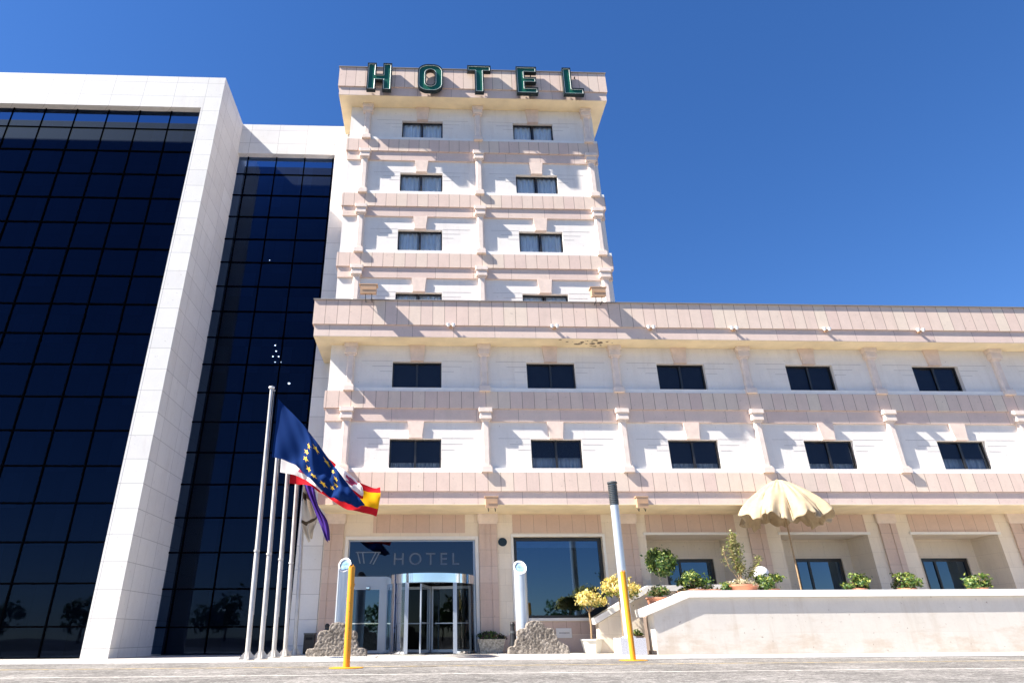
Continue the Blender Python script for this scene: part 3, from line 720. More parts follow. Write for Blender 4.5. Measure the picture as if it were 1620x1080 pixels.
def flagmat(name, fn):
    m, t, b = newmat(name)
    uv = t.new('ShaderNodeUVMap'); sp_ = t.new('ShaderNodeSeparateXYZ'); t.l.new(uv.outputs[0], sp_.inputs[0])
    c = fn(t, sp_.outputs[0], sp_.outputs[1])
    if hasattr(c, 'is_output'): t.l.new(c, b.inputs['Base Color'])
    else: b.inputs['Base Color'].default_value = c4(c)
    b.inputs['Roughness'].default_value = .85; b.inputs['Specular IOR Level'].default_value = .08
    tl = t.new('ShaderNodeBsdfTranslucent'); t.set(tl.inputs[0], c if hasattr(c, 'is_output') else c4(c))
    mx = t.new('ShaderNodeMixShader'); mx.inputs[0].default_value = .30
    t.l.new(b.outputs[0], mx.inputs[1]); t.l.new(tl.outputs[0], mx.inputs[2]); t.l.new(mx.outputs[0], t.n['Material Output'].inputs[0])
    return m
BLUE, RED, GOLD, WHT = (.005,.028,.135), (.52,.016,.026), (.85,.50,.03), (.80,.80,.82)
def f_quart(t, u, v):
    a = t.math('GREATER_THAN', u, .5); b = t.math('GREATER_THAN', v, .5)
    x = t.math('ABSOLUTE', t.math('SUBTRACT', a, b)); return t.mix(x, c4(WHT), c4(RED)) if False else t.mix(t.math('ABSOLUTE', t.math('SUBTRACT', a, b)), c4(WHT), c4(RED))
def f_spain(t, u, v):
    a = t.math('LESS_THAN', t.math('ABSOLUTE', t.math('SUBTRACT', v, .5)), .25); return t.mix(a, c4(RED), c4((.80,.42,.008)))
def f_cream(t, u, v):
    a = t.math('LESS_THAN', t.math('FRACT', t.math('MULTIPLY', u, 3.0)), .22); return t.mix(a, (.62,.57,.48,1), (.10,.075,.05,1))
FM = {'eu': flagmat('blue_cloth', lambda t,u,v: BLUE), 'cyl': flagmat('quartered_cloth', f_quart), 'es': flagmat('red_yellow_cloth', f_spain),
      'pu': flagmat('purple_cloth', lambda t,u,v: (.075,.035,.26)), 'cr': flagmat('cream_cloth', f_cream)}

def cat(p, t):
    """Catmull-Rom through a list of vectors, t in 0..1"""
    n = len(p)-1; x = min(t*n, n-1e-6); i = int(x); f = x-i
    a, b, c, d = p[max(i-1,0)], p[i], p[i+1], p[min(i+2,n)]
    return .5*((2*b)+(c-a)*f+(2*a-5*b+4*c-d)*f*f+(3*b-a-3*c+d)*f**3)
class Flag:
    def __init__(s, rows, amp=.07, waves=3., phase=0., slant=.6):
        s.rows = [[Vector(p) for p in r] for r in rows]; s.amp = amp; s.w = waves; s.ph = phase; s.sl = slant
    def at(s, u, v):
        q = cat([cat(r, u) for r in s.rows], v)
        a = s.amp*min(1, u*3)
        d = math.sin(2*PI*(s.w*u+s.sl*v)+s.ph)+.5*math.sin(2*PI*(1.7*s.w*u-s.sl*v*1.3)+s.ph*2)+.28*math.sin(2*PI*(3.3*s.w*u+1.9*v)+s.ph*3)
        return q + Vector((-.25*a*d, -a*d, .35*a*d))
    def nrm(s, u, v):
        e = .01; return (s.at(u+e,v)-s.at(u-e,v)).cross(s.at(u,v+e)-s.at(u,v-e)).normalized()
    def build(s, name, mat, label, org, nu=60, nv=30):
        s.org = Vector(org); vs = [s.at(i/nu, j/nv)-s.org for j in range(nv+1) for i in range(nu+1)]
        fs = [(j*(nu+1)+i, j*(nu+1)+i+1, (j+1)*(nu+1)+i+1, (j+1)*(nu+1)+i) for j in range(nv) for i in range(nu)]
        me = bpy.data.meshes.new(name); me.from_pydata([tuple(v) for v in vs], [], fs); me.materials.append(mat)
        uv = me.uv_layers.new(); 
        for lp in me.loops:
            i = lp.vertex_index; uv.data[lp.index].uv = ((i % (nu+1))/nu, (i//(nu+1))/nv)
        for p in me.polygons: p.use_smooth = True
        o = bpy.data.objects.new(name, me); COL.objects.link(o); o.location = org; tag(o, label, 'flag'); s.o = o
        return o
    def decal(s, name, polys, mat, both=True):
        """flat figure(s) in flag units (u,v) laid on the cloth"""
        b = MB()
        for sg in ((-1, 1) if both else (1,)):
            for poly in polys:
                bm = bmesh.new(); vs = [bm.verts.new((x, z, 0)) for x, z in poly]; bm.faces.new(vs)
                bmesh.ops.triangulate(bm, faces=bm.faces); bm.verts.index_update()
                k = b.add([s.at(v.co.x, v.co.y)+s.nrm(v.co.x, v.co.y)*sg*.006-s.org for v in bm.verts])
                for f in bm.faces: b.face([k+v.index for v in f.verts])
                bm.free()
        return b.build(name, mat, s.o, fix=False)
FLAGS_HERE = True
fl = Flag([[(-1.83,-3.85,5.98),(-1.03,-4.0,5.71),(-.4,-4.2,5.12),(.3,-4.4,4.59),(.93,-4.5,4.29)],
           [(-1.82,-3.85,6.91),(-.79,-4.1,6.21),(-.04,-4.35,5.4),(.53,-4.5,4.86),(1.1,-4.6,4.31)],
           [(-1.85,-3.85,8.02),(-.86,-4.0,7.02),(.01,-4.15,5.97),(.69,-4.35,5.11),(1.35,-4.5,4.37)]], .13, 2.3, .6, .5)
fl.build('flag', FM['eu'], 'dark blue flag with gold stars flying from the nearest pole', (-1.83,-3.85,6.0))
def star(cu_, cv, ru, rv):
    return [(cu_+(ru if i % 2 == 0 else ru*.40)*math.sin(PI*i/5), cv+(rv if i % 2 == 0 else rv*.40)*math.cos(PI*i/5)) for i in range(10)]
for i in range(12):
    a = 2*PI*i/12; fl.decal('star', [star(.50+.20*math.sin(a), .50+.31*math.cos(a), .040, .066)], M.setdefault('gold', plain('gold_cloth', GOLD, .7, var=.05)))
q = Flag([[(-1.79,-2.65,5.76),(-1.02,-2.8,5.56),(-.25,-2.95,5.01),(.45,-3.05,4.66),(1.14,-3.1,4.75)],
          [(-1.83,-2.65,6.77),(-.81,-2.8,6.35),(.02,-3.0,5.62),(.63,-3.1,5.16),(1.15,-3.1,4.9)],
          [(-1.86,-2.65,8.01),(-.63,-2.75,6.67),(.16,-2.9,5.96),(.8,-3.0,5.51),(1.14,-3.05,5.14)]], .08, 2.2, 2.1, .7)
q.build('flag', FM['cyl'], 'red and white quartered flag with castles and lions behind the blue flag', (-1.79,-2.65,5.8))
def castle(cx, cy, sx, sy):
    p = [(-.5,-.5),(.5,-.5),(.5,.1),(.42,.1),(.42,.3),(.5,.3),(.5,.42),(.36,.42),(.36,.34),(.24,.34),(.24,.42),(.16,.42),(.16,.5),(.06,.5),(.06,.44),(-.06,.44),(-.06,.5),(-.16,.5),(-.16,.42),(-.24,.42),(-.24,.34),(-.36,.34),(-.36,.42),(-.5,.42),(-.5,.3),(-.42,.3),(-.42,.1),(-.5,.1)]
    return [(cx+x*sx, cy+y*sy) for x, y in p]
def lion(cx, cy, sx, sy):
    p = [(-.30,-.5),(-.12,-.5),(-.08,-.28),(.05,-.22),(.12,-.5),(.30,-.5),(.26,-.34),(.30,-.12),(.24,.05),(.36,.12),(.46,.34),(.40,.48),(.32,.44),(.36,.32),(.22,.18),(.14,.16),(.06,.26),(.04,.44),(-.10,.5),(-.26,.44),(-.32,.32),(-.24,.26),(-.46,.28),(-.48,.20),(-.26,.14),(-.44,.02),(-.40,-.06),(-.18,.02),(-.14,-.18),(-.26,-.34)]
    return [(cx+x*sx, cy+y*sy) for x, y in p]
for cx, cy in ((.25,.75),(.75,.25)): q.decal('castle', [castle(cx, cy, .17, .26)], M['gold'])
lm = plain('red_cloth', (.42,.03,.10), .7)
for cx, cy in ((.25,.25),(.75,.75)): q.decal('lion', [lion(cx, cy, .17, .27)], lm)
q = Flag([[(-1.71,-1.45,5.64),(-1.05,-1.6,5.53),(-.39,-1.8,5.19),(.52,-1.9,4.62),(1.5,-1.9,4.43)],
          [(-1.7,-1.45,6.82),(-.77,-1.6,6.14),(.02,-1.8,5.51),(.81,-1.9,5.09),(1.62,-1.9,4.99)],
          [(-1.81,-1.45,7.94),(-.72,-1.55,6.74),(.13,-1.7,6.03),(.88,-1.8,5.6),(1.64,-1.85,5.39)]], .07, 2.0, 4.0, .4)
q.build('flag', FM['es'], 'red and yellow striped flag, its end showing past the blue flag', (-1.71,-1.45,5.7))
q = Flag([[(-1.87,-.3,7.75),(-1.51,-.35,6.59),(-1.41,-.4,5.87),(-.97,-.5,5.0),(-.67,-.55,4.39),(-.36,-.6,3.76)],
          [(-1.87,-.28,7.81),(-1.41,-.45,6.68),(-1.18,-.55,5.84),(-.83,-.65,5.03),(-.49,-.7,4.37),(-.26,-.7,3.71)],
          [(-1.86,-.25,7.88),(-1.29,-.4,6.75),(-.95,-.5,5.57),(-.74,-.6,4.99),(-.36,-.6,4.44),(-.22,-.6,3.84)]], .05, .8, 1.0, 2.2)
q.build('flag', FM['pu'], 'purple flag hanging down limply below the bright flags', (-1.5,-.3,6.5))
q = Flag([[(-1.75,.85,6.9),(-1.7,.8,6.2),(-1.64,.75,5.5),(-1.59,.7,4.82),(-1.52,.65,4.41),(-1.21,.6,3.84)],
          [(-1.65,.8,6.9),(-1.55,.65,6.2),(-1.44,.55,5.46),(-1.29,.5,4.78),(-1.22,.45,4.38),(-1.11,.5,3.94)],
          [(-1.55,.75,6.9),(-1.42,.7,6.2),(-1.28,.65,5.48),(-1.03,.6,4.92),(-.92,.55,4.68),(-1.11,.55,4.11)]], .06, .8, 2.0, 2.4)
q.build('flag', FM['cr'], 'cream and brown flag hanging limply beside the hotel wall', (-1.6,.7,6.3))

# ------------------------------------------------------------------ forecourt furniture
def carved_stone(label, poly, loc, depth, seed):
    b = MB(); b.prism(poly, -depth/2, depth/2)
    o = b.build('carved_stone', M['rock'], loc=loc); tag(o, label, 'carved stone', 'carved stones by the entrance')
    rm = o.modifiers.new('remesh', 'REMESH'); rm.mode = 'VOXEL'; rm.voxel_size = .016; rm.use_smooth_shade = True
    sm = o.modifiers.new('smooth', 'SMOOTH'); sm.factor = .5; sm.iterations = 8
    for nm, sc, st, ty in (('coarse', .09, .035, 'VORONOI'), ('fine', .03, .02, 'CLOUDS')):
        tx = bpy.data.textures.new(nm+str(seed), ty); tx.noise_scale = sc
        d = o.modifiers.new(nm, 'DISPLACE'); d.texture = tx; d.texture_coords = 'LOCAL'; d.strength = st; d.mid_level = .5
    return o
def smooth_poly(p, it=2):
    for _ in range(it):
        q = []
        for i in range(len(p)):
            a, b = Vector(p[i]), Vector(p[(i+1) % len(p)]); q += [tuple(a*.75+b*.25), tuple(a*.25+b*.75)]
        p = q
    return p
sl = 5.4
PL = [(455,868),(452,800),(470,785),(520,787),(525,745),(552,722),(542,680),(560,640),(600,630),(642,640),(640,598),(668,570),(712,560),(760,572),(785,605),(782,640),(840,632),(868,645),(882,680),(872,712),(888,735),(896,780),(960,785),(972,815),(968,868)]
polyL = [(((x-712)/sl)*.0199, (868-z)/sl*.0186) for x, z in PL][::1]
polyL = [(x, max(z, 0)) for x, z in polyL]
def ccw(p):
    a = sum(p[i][0]*p[(i+1) % len(p)][1]-p[(i+1) % len(p)][0]*p[i][1] for i in range(len(p))); return p if a > 0 else p[::-1]
carved_stone('rough grey carved stone with stepped scroll edges behind the left yellow post', smooth_poly(ccw(polyL), 1), (.475,-1.9,-.03), .42, 1)
PR = [(195,882),(193,832),(212,815),(246,815),(248,772),(270,757),(260,708),(288,688),(326,690),(332,652),(368,630),(432,634),(456,664),(462,686),(512,684),(538,708),(540,752),(572,792),(612,806),(628,840),(626,882)]
polyR = [(((x-410)/4.5)*.0213, (882-z)/4.5*.0193) for x, z in PR]
carved_stone('rough grey carved stone with stepped scroll edges left of the white planter', smooth_poly(ccw(polyR), 1), (7.10,-1.0,-.03), .42, 2)
g = MB(); g.box(-.75,1.75,-2.45,-1.45,0.0005,.03); o = g.build('stone_slab', M['trim']); tag(o, 'low white slab under the left carved stone', 'slab', 'slabs under the carved stones')
g = MB(); g.box(5.75,8.55,-1.6,-.45,0.0005,.03); o = g.build('stone_slab', M['trim']); tag(o, 'low white slab under the right carved stone', 'slab', 'slabs under the carved stones')

def tube_light(label, loc, r, h, cut):
    t = thing('tube_light', label, 'lamp', loc, 0, 'slant-topped tube lights')
    b = MB(); n = 40; b.smooth = True
    def top(y, off=0.): return h-cut*.5+cut*.5*(y/r)*1.0+off
    cs = [(math.cos(2*PI*i/n), math.sin(2*PI*i/n)) for i in range(n)]
    A = b.add([(c*r,s*r,0) for c,s in cs]); B = b.add([(c*r,s*r,top(s*r)) for c,s in cs])
    C = b.add([(c*r*.80,s*r*.80,top(s*r*.80)) for c,s in cs]); D = b.add([(c*r*.80,s*r*.80,top(s*r*.8)-.10) for c,s in cs])
    for i in range(n):
        j = (i+1) % n; b.face((A+i,A+j,B+j,B+i)); b.face((C+i,C+j,D+j,D+i))
    b.smooth = False
    for i in range(n): j = (i+1) % n; b.face((B+i,B+j,C+j,C+i))
    b.build('tube', M['alu'], t)
    b = MB(); k = b.add([(c*r*.81,s*r*.81,top(s*r*.81)-.055) for c,s in cs]); b.face(range(k,k+n)); b.build('lens', M['lens'], t)
    b = MB(); 
    for i in range(n):
        pass
    k1 = b.add([(c*r*1.03,s*r*1.03,top(s*r)-.012) for c,s in cs]); k2 = b.add([(c*r*1.03,s*r*1.03,top(s*r)+.012) for c,s in cs]); k3 = b.add([(c*r*.80,s*r*.80,top(s*r*.8)+.012) for c,s in cs])
    for i in range(n):
        j = (i+1) % n; b.face((k1+i,k1+j,k2+j,k2+i)); b.face((k2+i,k2+j,k3+j,k3+i))
    b.build('rim', M['white'], t)
    b = MB(); b.lathe([(r*1.25,0),(r*1.25,.03),(r*1.02,.035)], 32); b.build('base', M['alu'], t)
tube_light('tall silver slant-cut tube light behind the left carved stone', (.40,-.8,0), .215, 3.15, .50)
tube_light('tall silver slant-cut tube light behind the right carved stone', (6.74,0,0), .235, 3.12, .50)

def yellow_post(label, loc, lean, h):
    t = thing('yellow_post', label, 'post', loc, 0, 'yellow posts on the road')
    b = MB(); b.lathe([(.073,.012),(.073,h-.02),(.066,h-.015),(.066,h),(.05,h)], 18); o = b.build('post', M['yellow'], t); o.rotation_euler = lean
    b = MB(); b.lathe([(.36,.0),(.36,.010),(.30,.016),(.08,.02)], 40); b.build('base_plate', M['yellow'], t)
    b = MB(); b.box(.05,.085,-.02,.02,h*.78,h*.82); b.box(-.045,-.02,-.07,-.05,h-.02,h+.03); b.box(.02,.045,-.07,-.05,h-.02,h+.025); r_ = b.build('clip', M['yellow'], t); r_.rotation_euler = lean
    b = MB(); b.box(.074,.088,-.02,.02,h*.77,h*.80); r_ = b.build('reflector', M['white'], t); r_.rotation_euler = lean
yellow_post('upright yellow post in front of the left carved stone', (1.72,-9.53,0), (0,R(-.3),0), 2.03)
yellow_post('slightly leaning yellow post in front of the tall lamp post', (8.66,-6.69,0), (0,R(-.6),0), 2.14)

t = thing('lamp_post', 'tall grey lamp post with dark ribbed head on a granite block', 'lamp post', (10.08,-1.55,0))
b = MB(); b.box(-.42,.42,-.45,.45,0,.50); b.build('granite_base', M['granite'], t)
b = MB(); b.lathe([(.155,.50),(.15,4.84),(.13,4.85)], 24); b.lathe([(.24,.50),(.24,.53),(.16,.56)], 24); b.build('pole', M['alu'], t)
b = MB(); b.lathe([(.12,4.85),(.12,5.62)], 24, caps=False)
b.build('lamp_core', M['lens'], t)
b = MB(); z = 4.87
while z < 5.58: b.lathe([(.125,z),(.168,z+.005),(.168,z+.045),(.125,z+.05)], 24, caps=False); z += .065
b.build('louver', M['louver'], t)
b = MB(); b.lathe([(.165,5.60),(.185,5.63),(.18,5.68),(.05,5.72)], 24); b.build('cap', M['louver'], t)

# stair walls and terrace on the right
b = MB(); poly = [(10.85,-.01),(31,-.01),(31,1.715),(12.1,1.705),(10.85,1.265)]; b.prism(poly, -2.0, -1.35)
pw = b.build('parapet_wall', M['terrace_wall']); tag(pw, 'low white stone terrace wall with a sloping end right of the lamp post', 'wall')
b = MB(); b.prism([(10.50,1.13),(12.10,1.712),(31.2,1.722),(31.2,1.93),(12.13,1.93),(10.47,1.36)], -2.12, -1.25); b.build('capstone', M['trim'], pw)
b = MB(); b.prism([(9.55,-.01),(14.2,-.01),(14.2,2.06),(11.55,2.02),(9.55,.98)], .3, .78)
bw2 = b.build('stair_wall', M['ground_wall']); tag(bw2, 'sloping stone stair wall behind the lamp post', 'wall')
b = MB(); b.prism([(9.42,.94),(11.53,2.035),(14.3,2.08),(14.3,2.27),(11.50,2.24),(9.38,1.14)], .2, .88); b.build('capstone', M['trim'], bw2)
b = MB()
for i in range(8): b.box(10.75+.3*i, 14.0, -.80, .299, .157*i, .157*(i+1)-.001)
st = b.build('stairs', M['paving']); tag(st, 'stone steps climbing right between the two stair walls', 'stairs')
b = MB(); b.prism([(10.86,-.01),(31,-.01),(31,1.82),(12.02,1.82),(11.96,1.34),(11.0,1.34),(10.86,1.12)], -1.349, -.81)
bd = b.build('planter_bed', plain('taupe_render', (.17,.125,.10), .8)); tag(bd, 'raised taupe bed carrying the potted plants behind the terrace wall', 'planter')
b = MB(); b.box(14.01, 31, -.80, GY+1.4, -.01, 1.24); tr = b.build('terrace', M['paving']); tag(tr, kind='structure')
b = MB(); b.box(12.2, 14.009, .79, GY+1.4, -.01, 1.24); tr = b.build('terrace', M['paving']); tag(tr, kind='structure')

# ------------------------------------------------------------------ plants
def leaves(mb, c, rad, n, size, rnd, clumps=18, low=-1., spread=.26, sel=None):
    """leaf-sized faces gathered in clumps over an ellipsoid"""
    cl = []
    for i in range(clumps):
        while True:
            p = Vector((rnd.uniform(-1,1), rnd.uniform(-1,1), rnd.uniform(low,1)))
            if .25 < p.length < .92: break
        cl.append(p)
    for i in range(n):
        p = rnd.choice(cl) + Vector((rnd.gauss(0,spread), rnd.gauss(0,spread), rnd.gauss(0,spread)))*.8
        if p.length > 1.08 and rnd.random() < .8: p = p.normalized()*rnd.uniform(.75,1.08)
        q = Vector((c[0]+p.x*rad[0], c[1]+p.y*rad[1], c[2]+p.z*rad[2]))
        d = (p.normalized() + Vector((rnd.gauss(0,.6), rnd.gauss(0,.6), rnd.gauss(0,.6)+.2))).normalized()
        a = d.cross(Vector((rnd.gauss(0,1), rnd.gauss(0,1), rnd.gauss(0,1)))).normalized(); b_ = d.cross(a)
        s = size*rnd.uniform(.6,1.35); l = a*s; w_ = b_*s*.58
        if sel: mb.cur = sel(p, rnd)
        k = mb.add([q-l, q+w_-d*s*.12, q+l, q-w_-d*s*.12]); mb.face((k,k+1,k+2,k+3))
    mb.cur = 0
def oct_pot(t, r0, r1, h, n, mat, rim=True):
    b = MB()
    prof = [(r0,0),(r1,h-.04),(r1+.03,h-.04),(r1+.03,h)] if rim else [(r0,0),(r1,h)]
    b.lathe(prof+[(r1-.03,h),(r1-.05,h-.06)], n, smooth=n > 12); b.build('pot_body', mat, t)
    b = MB(); b.lathe([(r1-.02,h-.055),(.01,h-.045)], n, caps=False); b.build('soil', M['soil'], t)
def pot(name, label, loc, r0, r1, h, n=24, mat='terracotta', group=None):
    t = thing(name, label, 'plant pot', loc, R(8), group); oct_pot(t, r0, r1, h, n, M[mat]); return t
def standard(name, label, loc, z0, z1, crown_c, rad, n, size, mats, sel, seed, bark='bark', clumps=16, cat='tree', group=None):
    rnd = random.Random(seed); t = thing(name, label, cat, loc, 0, group)
    b = MB(); top = Vector(crown_c)
    b.tube([(0,0,z0),(.02,.0,z0+(z1-z0)*.5),(.0,.01,z1),(top.x*.6,top.y,z1+.12)], [.035,.03,.028,.02], 8)
    for i in range(9):
        a = rnd.uniform(0, 2*PI); e = rnd.uniform(.2,.8)
        p = Vector((top.x+math.cos(a)*rad[0]*e, top.y+math.sin(a)*rad[1]*e, top.z+rnd.uniform(-.5,.4)*rad[2]))
        b.tube([(0,0.01,z1-.02), Vector((0,0,z1)).lerp(p,.5)+Vector((0,0,-.02)), p], [.018,.012,.006], 5)
    b.build('trunk', M[bark], t)
    b = MB(); leaves(b, crown_c, rad, n, size, rnd, clumps, sel=sel); b.build('crown', mats, t, fix=False)
    return t
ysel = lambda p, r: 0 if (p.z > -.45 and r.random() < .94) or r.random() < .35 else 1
pot('white_planter', 'white faceted planter holding the small yellow-leaved tree beside the right carved stone', (9.28,.45,0), .31, .41, .46, 8, 'potwhite')
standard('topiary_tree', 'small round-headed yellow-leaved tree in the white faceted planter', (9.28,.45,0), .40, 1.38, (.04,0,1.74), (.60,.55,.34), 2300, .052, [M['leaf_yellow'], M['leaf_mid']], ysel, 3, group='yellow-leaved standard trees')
pot('white_planter', 'white planter hidden behind the granite block of the lamp post', (10.2,-.45,0), .28, .36, .44, 8, 'potwhite')
standard('topiary_tree', 'round-headed yellow-leaved tree crossed by the tall lamp post', (10.2,-.45,0), .40, 1.75, (.10,0,2.17), (.66,.6,.42), 2600, .052, [M['leaf_yellow'], M['leaf_mid']], ysel, 4, group='yellow-leaved standard trees')
pot('terracotta_pot', 'terracotta pot on the sloping end of the terrace wall holding the green tree', (11.40,-1.07,1.34), .30, .40, .42)
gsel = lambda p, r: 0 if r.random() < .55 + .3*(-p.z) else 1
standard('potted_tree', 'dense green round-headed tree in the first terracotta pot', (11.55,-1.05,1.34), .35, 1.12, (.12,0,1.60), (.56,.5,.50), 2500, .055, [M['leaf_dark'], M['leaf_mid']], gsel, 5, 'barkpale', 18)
def shrub(name, label, loc, rad, zc, n, size, mats, sel, seed, cat='shrub', clumps=12, group=None):
    rnd = random.Random(seed); t = thing(name, label, cat, loc, 0, group)
    b = MB(); leaves(b, (0,0,zc), rad, n, size, rnd, clumps, low=-.8, sel=sel); b.build('foliage', mats, t, fix=False)
    b = MB()
    for i in range(8):
        a = rnd.uniform(0, 2*PI); e = rnd.uniform(.3,.8); b.tube([(0,0,0),(math.cos(a)*rad[0]*e*.4,math.sin(a)*rad[1]*e*.4,zc*.6),(math.cos(a)*rad[0]*e,math.sin(a)*rad[1]*e,zc+rad[2]*.3)], [.014,.01,.005], 5)
    b.build('stem', M['bark'], t); return t
shrub('underplanting', 'dark leafy underplanting round the foot of the potted green tree', (11.40,-1.07,1.74), (.46,.42,.24), .20, 620, .05, [M['leaf_dark'], M['leaf_olive']], gsel, 6, 'plant')
pot('terracotta_pot', 'low terracotta pot holding the bushy green shrub before the terrace window', (12.72,-1.07,1.82), .24, .34, .20)
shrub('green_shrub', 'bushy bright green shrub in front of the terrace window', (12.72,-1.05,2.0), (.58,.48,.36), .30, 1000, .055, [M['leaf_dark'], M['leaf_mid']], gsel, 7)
pot('terracotta_pot', 'low terracotta pot between the bushy shrub and the wide bowl', (13.30,-1.05,1.82), .24, .34, .19)
shrub('small_plant', 'small sparse flowering plant in the low pot between bushy shrub and bowl', (13.28,-1.05,1.98), (.30,.26,.12), .08, 220, .04, [M['leaf_dark'], M['flower_pale']], gsel, 8, 'plant')
pot('terracotta_pot', 'small terracotta pot of yellow plants beside the bushy shrub', (12.30,-1.1,1.82), .17, .23, .14)
shrub('small_plant', 'low yellowish plant just left of the bushy green shrub', (12.30,-1.1,1.92), (.26,.22,.10), .08, 200, .04, [M['leaf_yellow'], M['leaf_olive']], gsel, 9, 'plant')
pot('terracotta_pot', 'small terracotta pot hidden under the little green shrub left of the bowl', (13.80,-1.08,1.82), .16, .21, .16)
shrub('green_shrub', 'little green shrub just left of the wide terracotta bowl', (13.80,-1.08,1.95), (.27,.26,.20), .14, 380, .05, [M['leaf_dark'], M['leaf_mid']], gsel, 10)
# wide bowl
t = thing('terracotta_bowl', 'wide terracotta bowl with pale flowers on the terrace wall', 'plant pot', (14.45,-1.08,1.82))
b = MB(); b.lathe([(.30,0),(.42,.08),(.53,.26),(.56,.28),(.56,.34),(.52,.34),(.48,.28)], 36); b.build('pot_body', M['terracotta'], t)
b = MB(); b.lathe([(.50,.30),(.01,.33)], 36, caps=False); b.build('soil', M['soil'], t)
shrub('flower_cushion', 'cushion of pale flowers filling the wide terracotta bowl', (14.45,-1.08,2.12), (.60,.56,.16), .06, 1300, .035, [M['flower_pale'], M['leaf_olive']], lambda p, r: 0 if r.random() < .8 else 1, 11, 'flowers', 26)
rnd = random.Random(12); t = thing('spindly_tree', 'thin upright spindly tree with sparse olive leaves growing from the bowl', 'tree', (14.45,-1.05,2.12))
b = MB(); stems = [[(0,0,0),(.04,0,.5),(-.02,0,1.1),(.02,0,1.82)],[(0,0,0),(-.05,.02,.6),(-.14,0,1.2),(-.12,.02,1.55)],[(.0,0,0),(.10,0,.5),(.13,.02,1.0),(.17,0,1.45)],[(.05,0,.05),(.35,.0,.35),(.62,.02,.62),(.82,0,1.0)],[(.02,0,.1),(-.3,.03,.6),(-.42,.0,1.05),(-.40,0,1.35)]]
for s_ in stems: b.tube(s_, [.018,.014,.01,.005], 6)
b.build('trunk', M['bark'], t)
b = MB()
for s_, n_ in zip(stems, (560,330,330,330,60)):
    ps = [Vector(p) for p in s_]
    for i in range(n_):
        p = cat(ps, rnd.uniform(.28,1.0)) + Vector((rnd.gauss(0,.075), rnd.gauss(0,.08), rnd.gauss(0,.05)))
        d = Vector((rnd.gauss(0,1), rnd.gauss(0,1), rnd.gauss(0,1))).normalized(); a = d.cross(Vector((0,.3,1))).normalized(); c_ = d.cross(a); s = rnd.uniform(.028,.052)
        b.cur = 0 if rnd.random() < .7 else 1
        k = b.add([p-a*s, p+c_*s*.5, p+a*s, p-c_*s*.5]); b.face((k,k+1,k+2,k+3))
b.build('crown', [M['leaf_olive'], M['leaf_mid']], t, fix=False)
for i, (x, l, sd_) in enumerate(((15.45,'round dark green shrub just right of the wide bowl',13),(18.6,'round dark green shrub between the parasol and the end of the terrace',14),(20.4,'bushy green shrub on the terrace wall far right of the parasol',15),(23.0,'rightmost bushy green shrub on the long terrace wall',16))):
    pot('terracotta_pot', ['terracotta pot of the shrub right of the wide bowl','terracotta pot under the first shrub right of the parasol','terracotta pot under the second shrub right of the parasol','rightmost terracotta pot on the terrace wall'][i], (x,-1.08,1.82), .2, .28, .2)
    shrub('green_shrub', l, (x,-1.08,1.98), (.50,.44,.32), .24, 800, .055, [M['leaf_dark'], M['leaf_mid']], gsel, sd_)
t = thing('globe_lamp', 'white globe lamp on a short post behind the shrub right of the bowl', 'lamp', (15.62,-.3,1.24))
b = MB(); b.lathe([(.06,0),(.05,1.12),(.10,1.14)], 16); b.build('post', M['blackplastic'], t)
b = MB(); b.lathe([(.03+.25*math.sin(PI*i/16), 1.36-.25*math.cos(PI*i/16)) for i in range(17)], 24); b.build('globe', M['white'], t)
# trough, small pots, cones, bin
t = thing('flower_trough', 'pale stone trough of dark purple flowers right of the revolving door', 'plant pot', (5.72,1.45,0))
b = MB(); k = b.add([(-.40,-.17,0),(.40,-.17,0),(.40,.17,0),(-.40,.17,0),(-.50,-.22,.44),(.50,-.22,.44),(.50,.22,.44),(-.50,.22,.44)])
for f_ in ((3,2,1,0),(4,5,6,7),(0,1,5,4),(1,2,6,5),(2,3,7,6),(3,0,4,7)): b.face([k+i for i in f_])
b.box(-.52,.52,-.24,.24,.441,.48); b.build('pot_body', plain('mottled_stone', (.40,.36,.29), .9, var=.5, scale=14, bump=.5, bscale=14), t)
b = MB(); b.box(-.46,.46,-.19,.19,.481,.49); b.build('soil', M['soil'], t)
shrub('purple_flowers', 'dark purple flowers and leaves filling the stone trough', (5.72,1.45,.48), (.54,.26,.18), .10, 750, .045, [M['leaf_purple'], M['leaf_dark']], gsel, 17, 'flowers', 18)
t = thing('plant_box', 'dark low box of green leaves behind the granite lamp base', 'plant pot', (10.62,-.55,0.157))
b = MB(); b.box(-.22,.22,-.14,.14,0,.36); b.box(-.24,.24,-.16,.16,.361,.40); b.build('pot_body', plain('dark_box', (.13,.09,.07), .8), t)
shrub('small_plant', 'small green plant in the dark box behind the granite lamp base', (10.62,-.55,.55), (.26,.2,.14), .08, 260, .045, [M['leaf_mid'], M['leaf_dark']], gsel, 18, 'plant')
for loc, l in (((6.44,.5,0),'black cone bollard beside the right silver tube light'),((-.33,1.0,0),'black cone bollard behind the left carved stone')):
    t = thing('cone_bollard', l, 'bollard', loc, 0, 'black cone bollards')
    b = MB(); b.lathe([(.19,0),(.19,.05),(.165,.06),(.07,.90),(.085,.92),(.085,.98),(.04,1.04)], 20); b.build('cone', M['blackplastic'], t)
    b = MB(); b.lathe([(.105,.66),(.115,.67),(.108,.74),(.095,.745)], 20, caps=False); b.build('collar', M['louver'], t)
t = thing('black_bin', 'black box-shaped bin standing against the wall left of the carved stone', 'bin', (-1.02,1.55,0))
b = MB(); b.box(-.19,.19,-.18,.18,.03,.68); b.build('bin_body', M['blackplastic'], t)
b = MB(); b.box(-.205,.205,-.195,.195,.681,.73); b.build('lid', M['louver'], t)
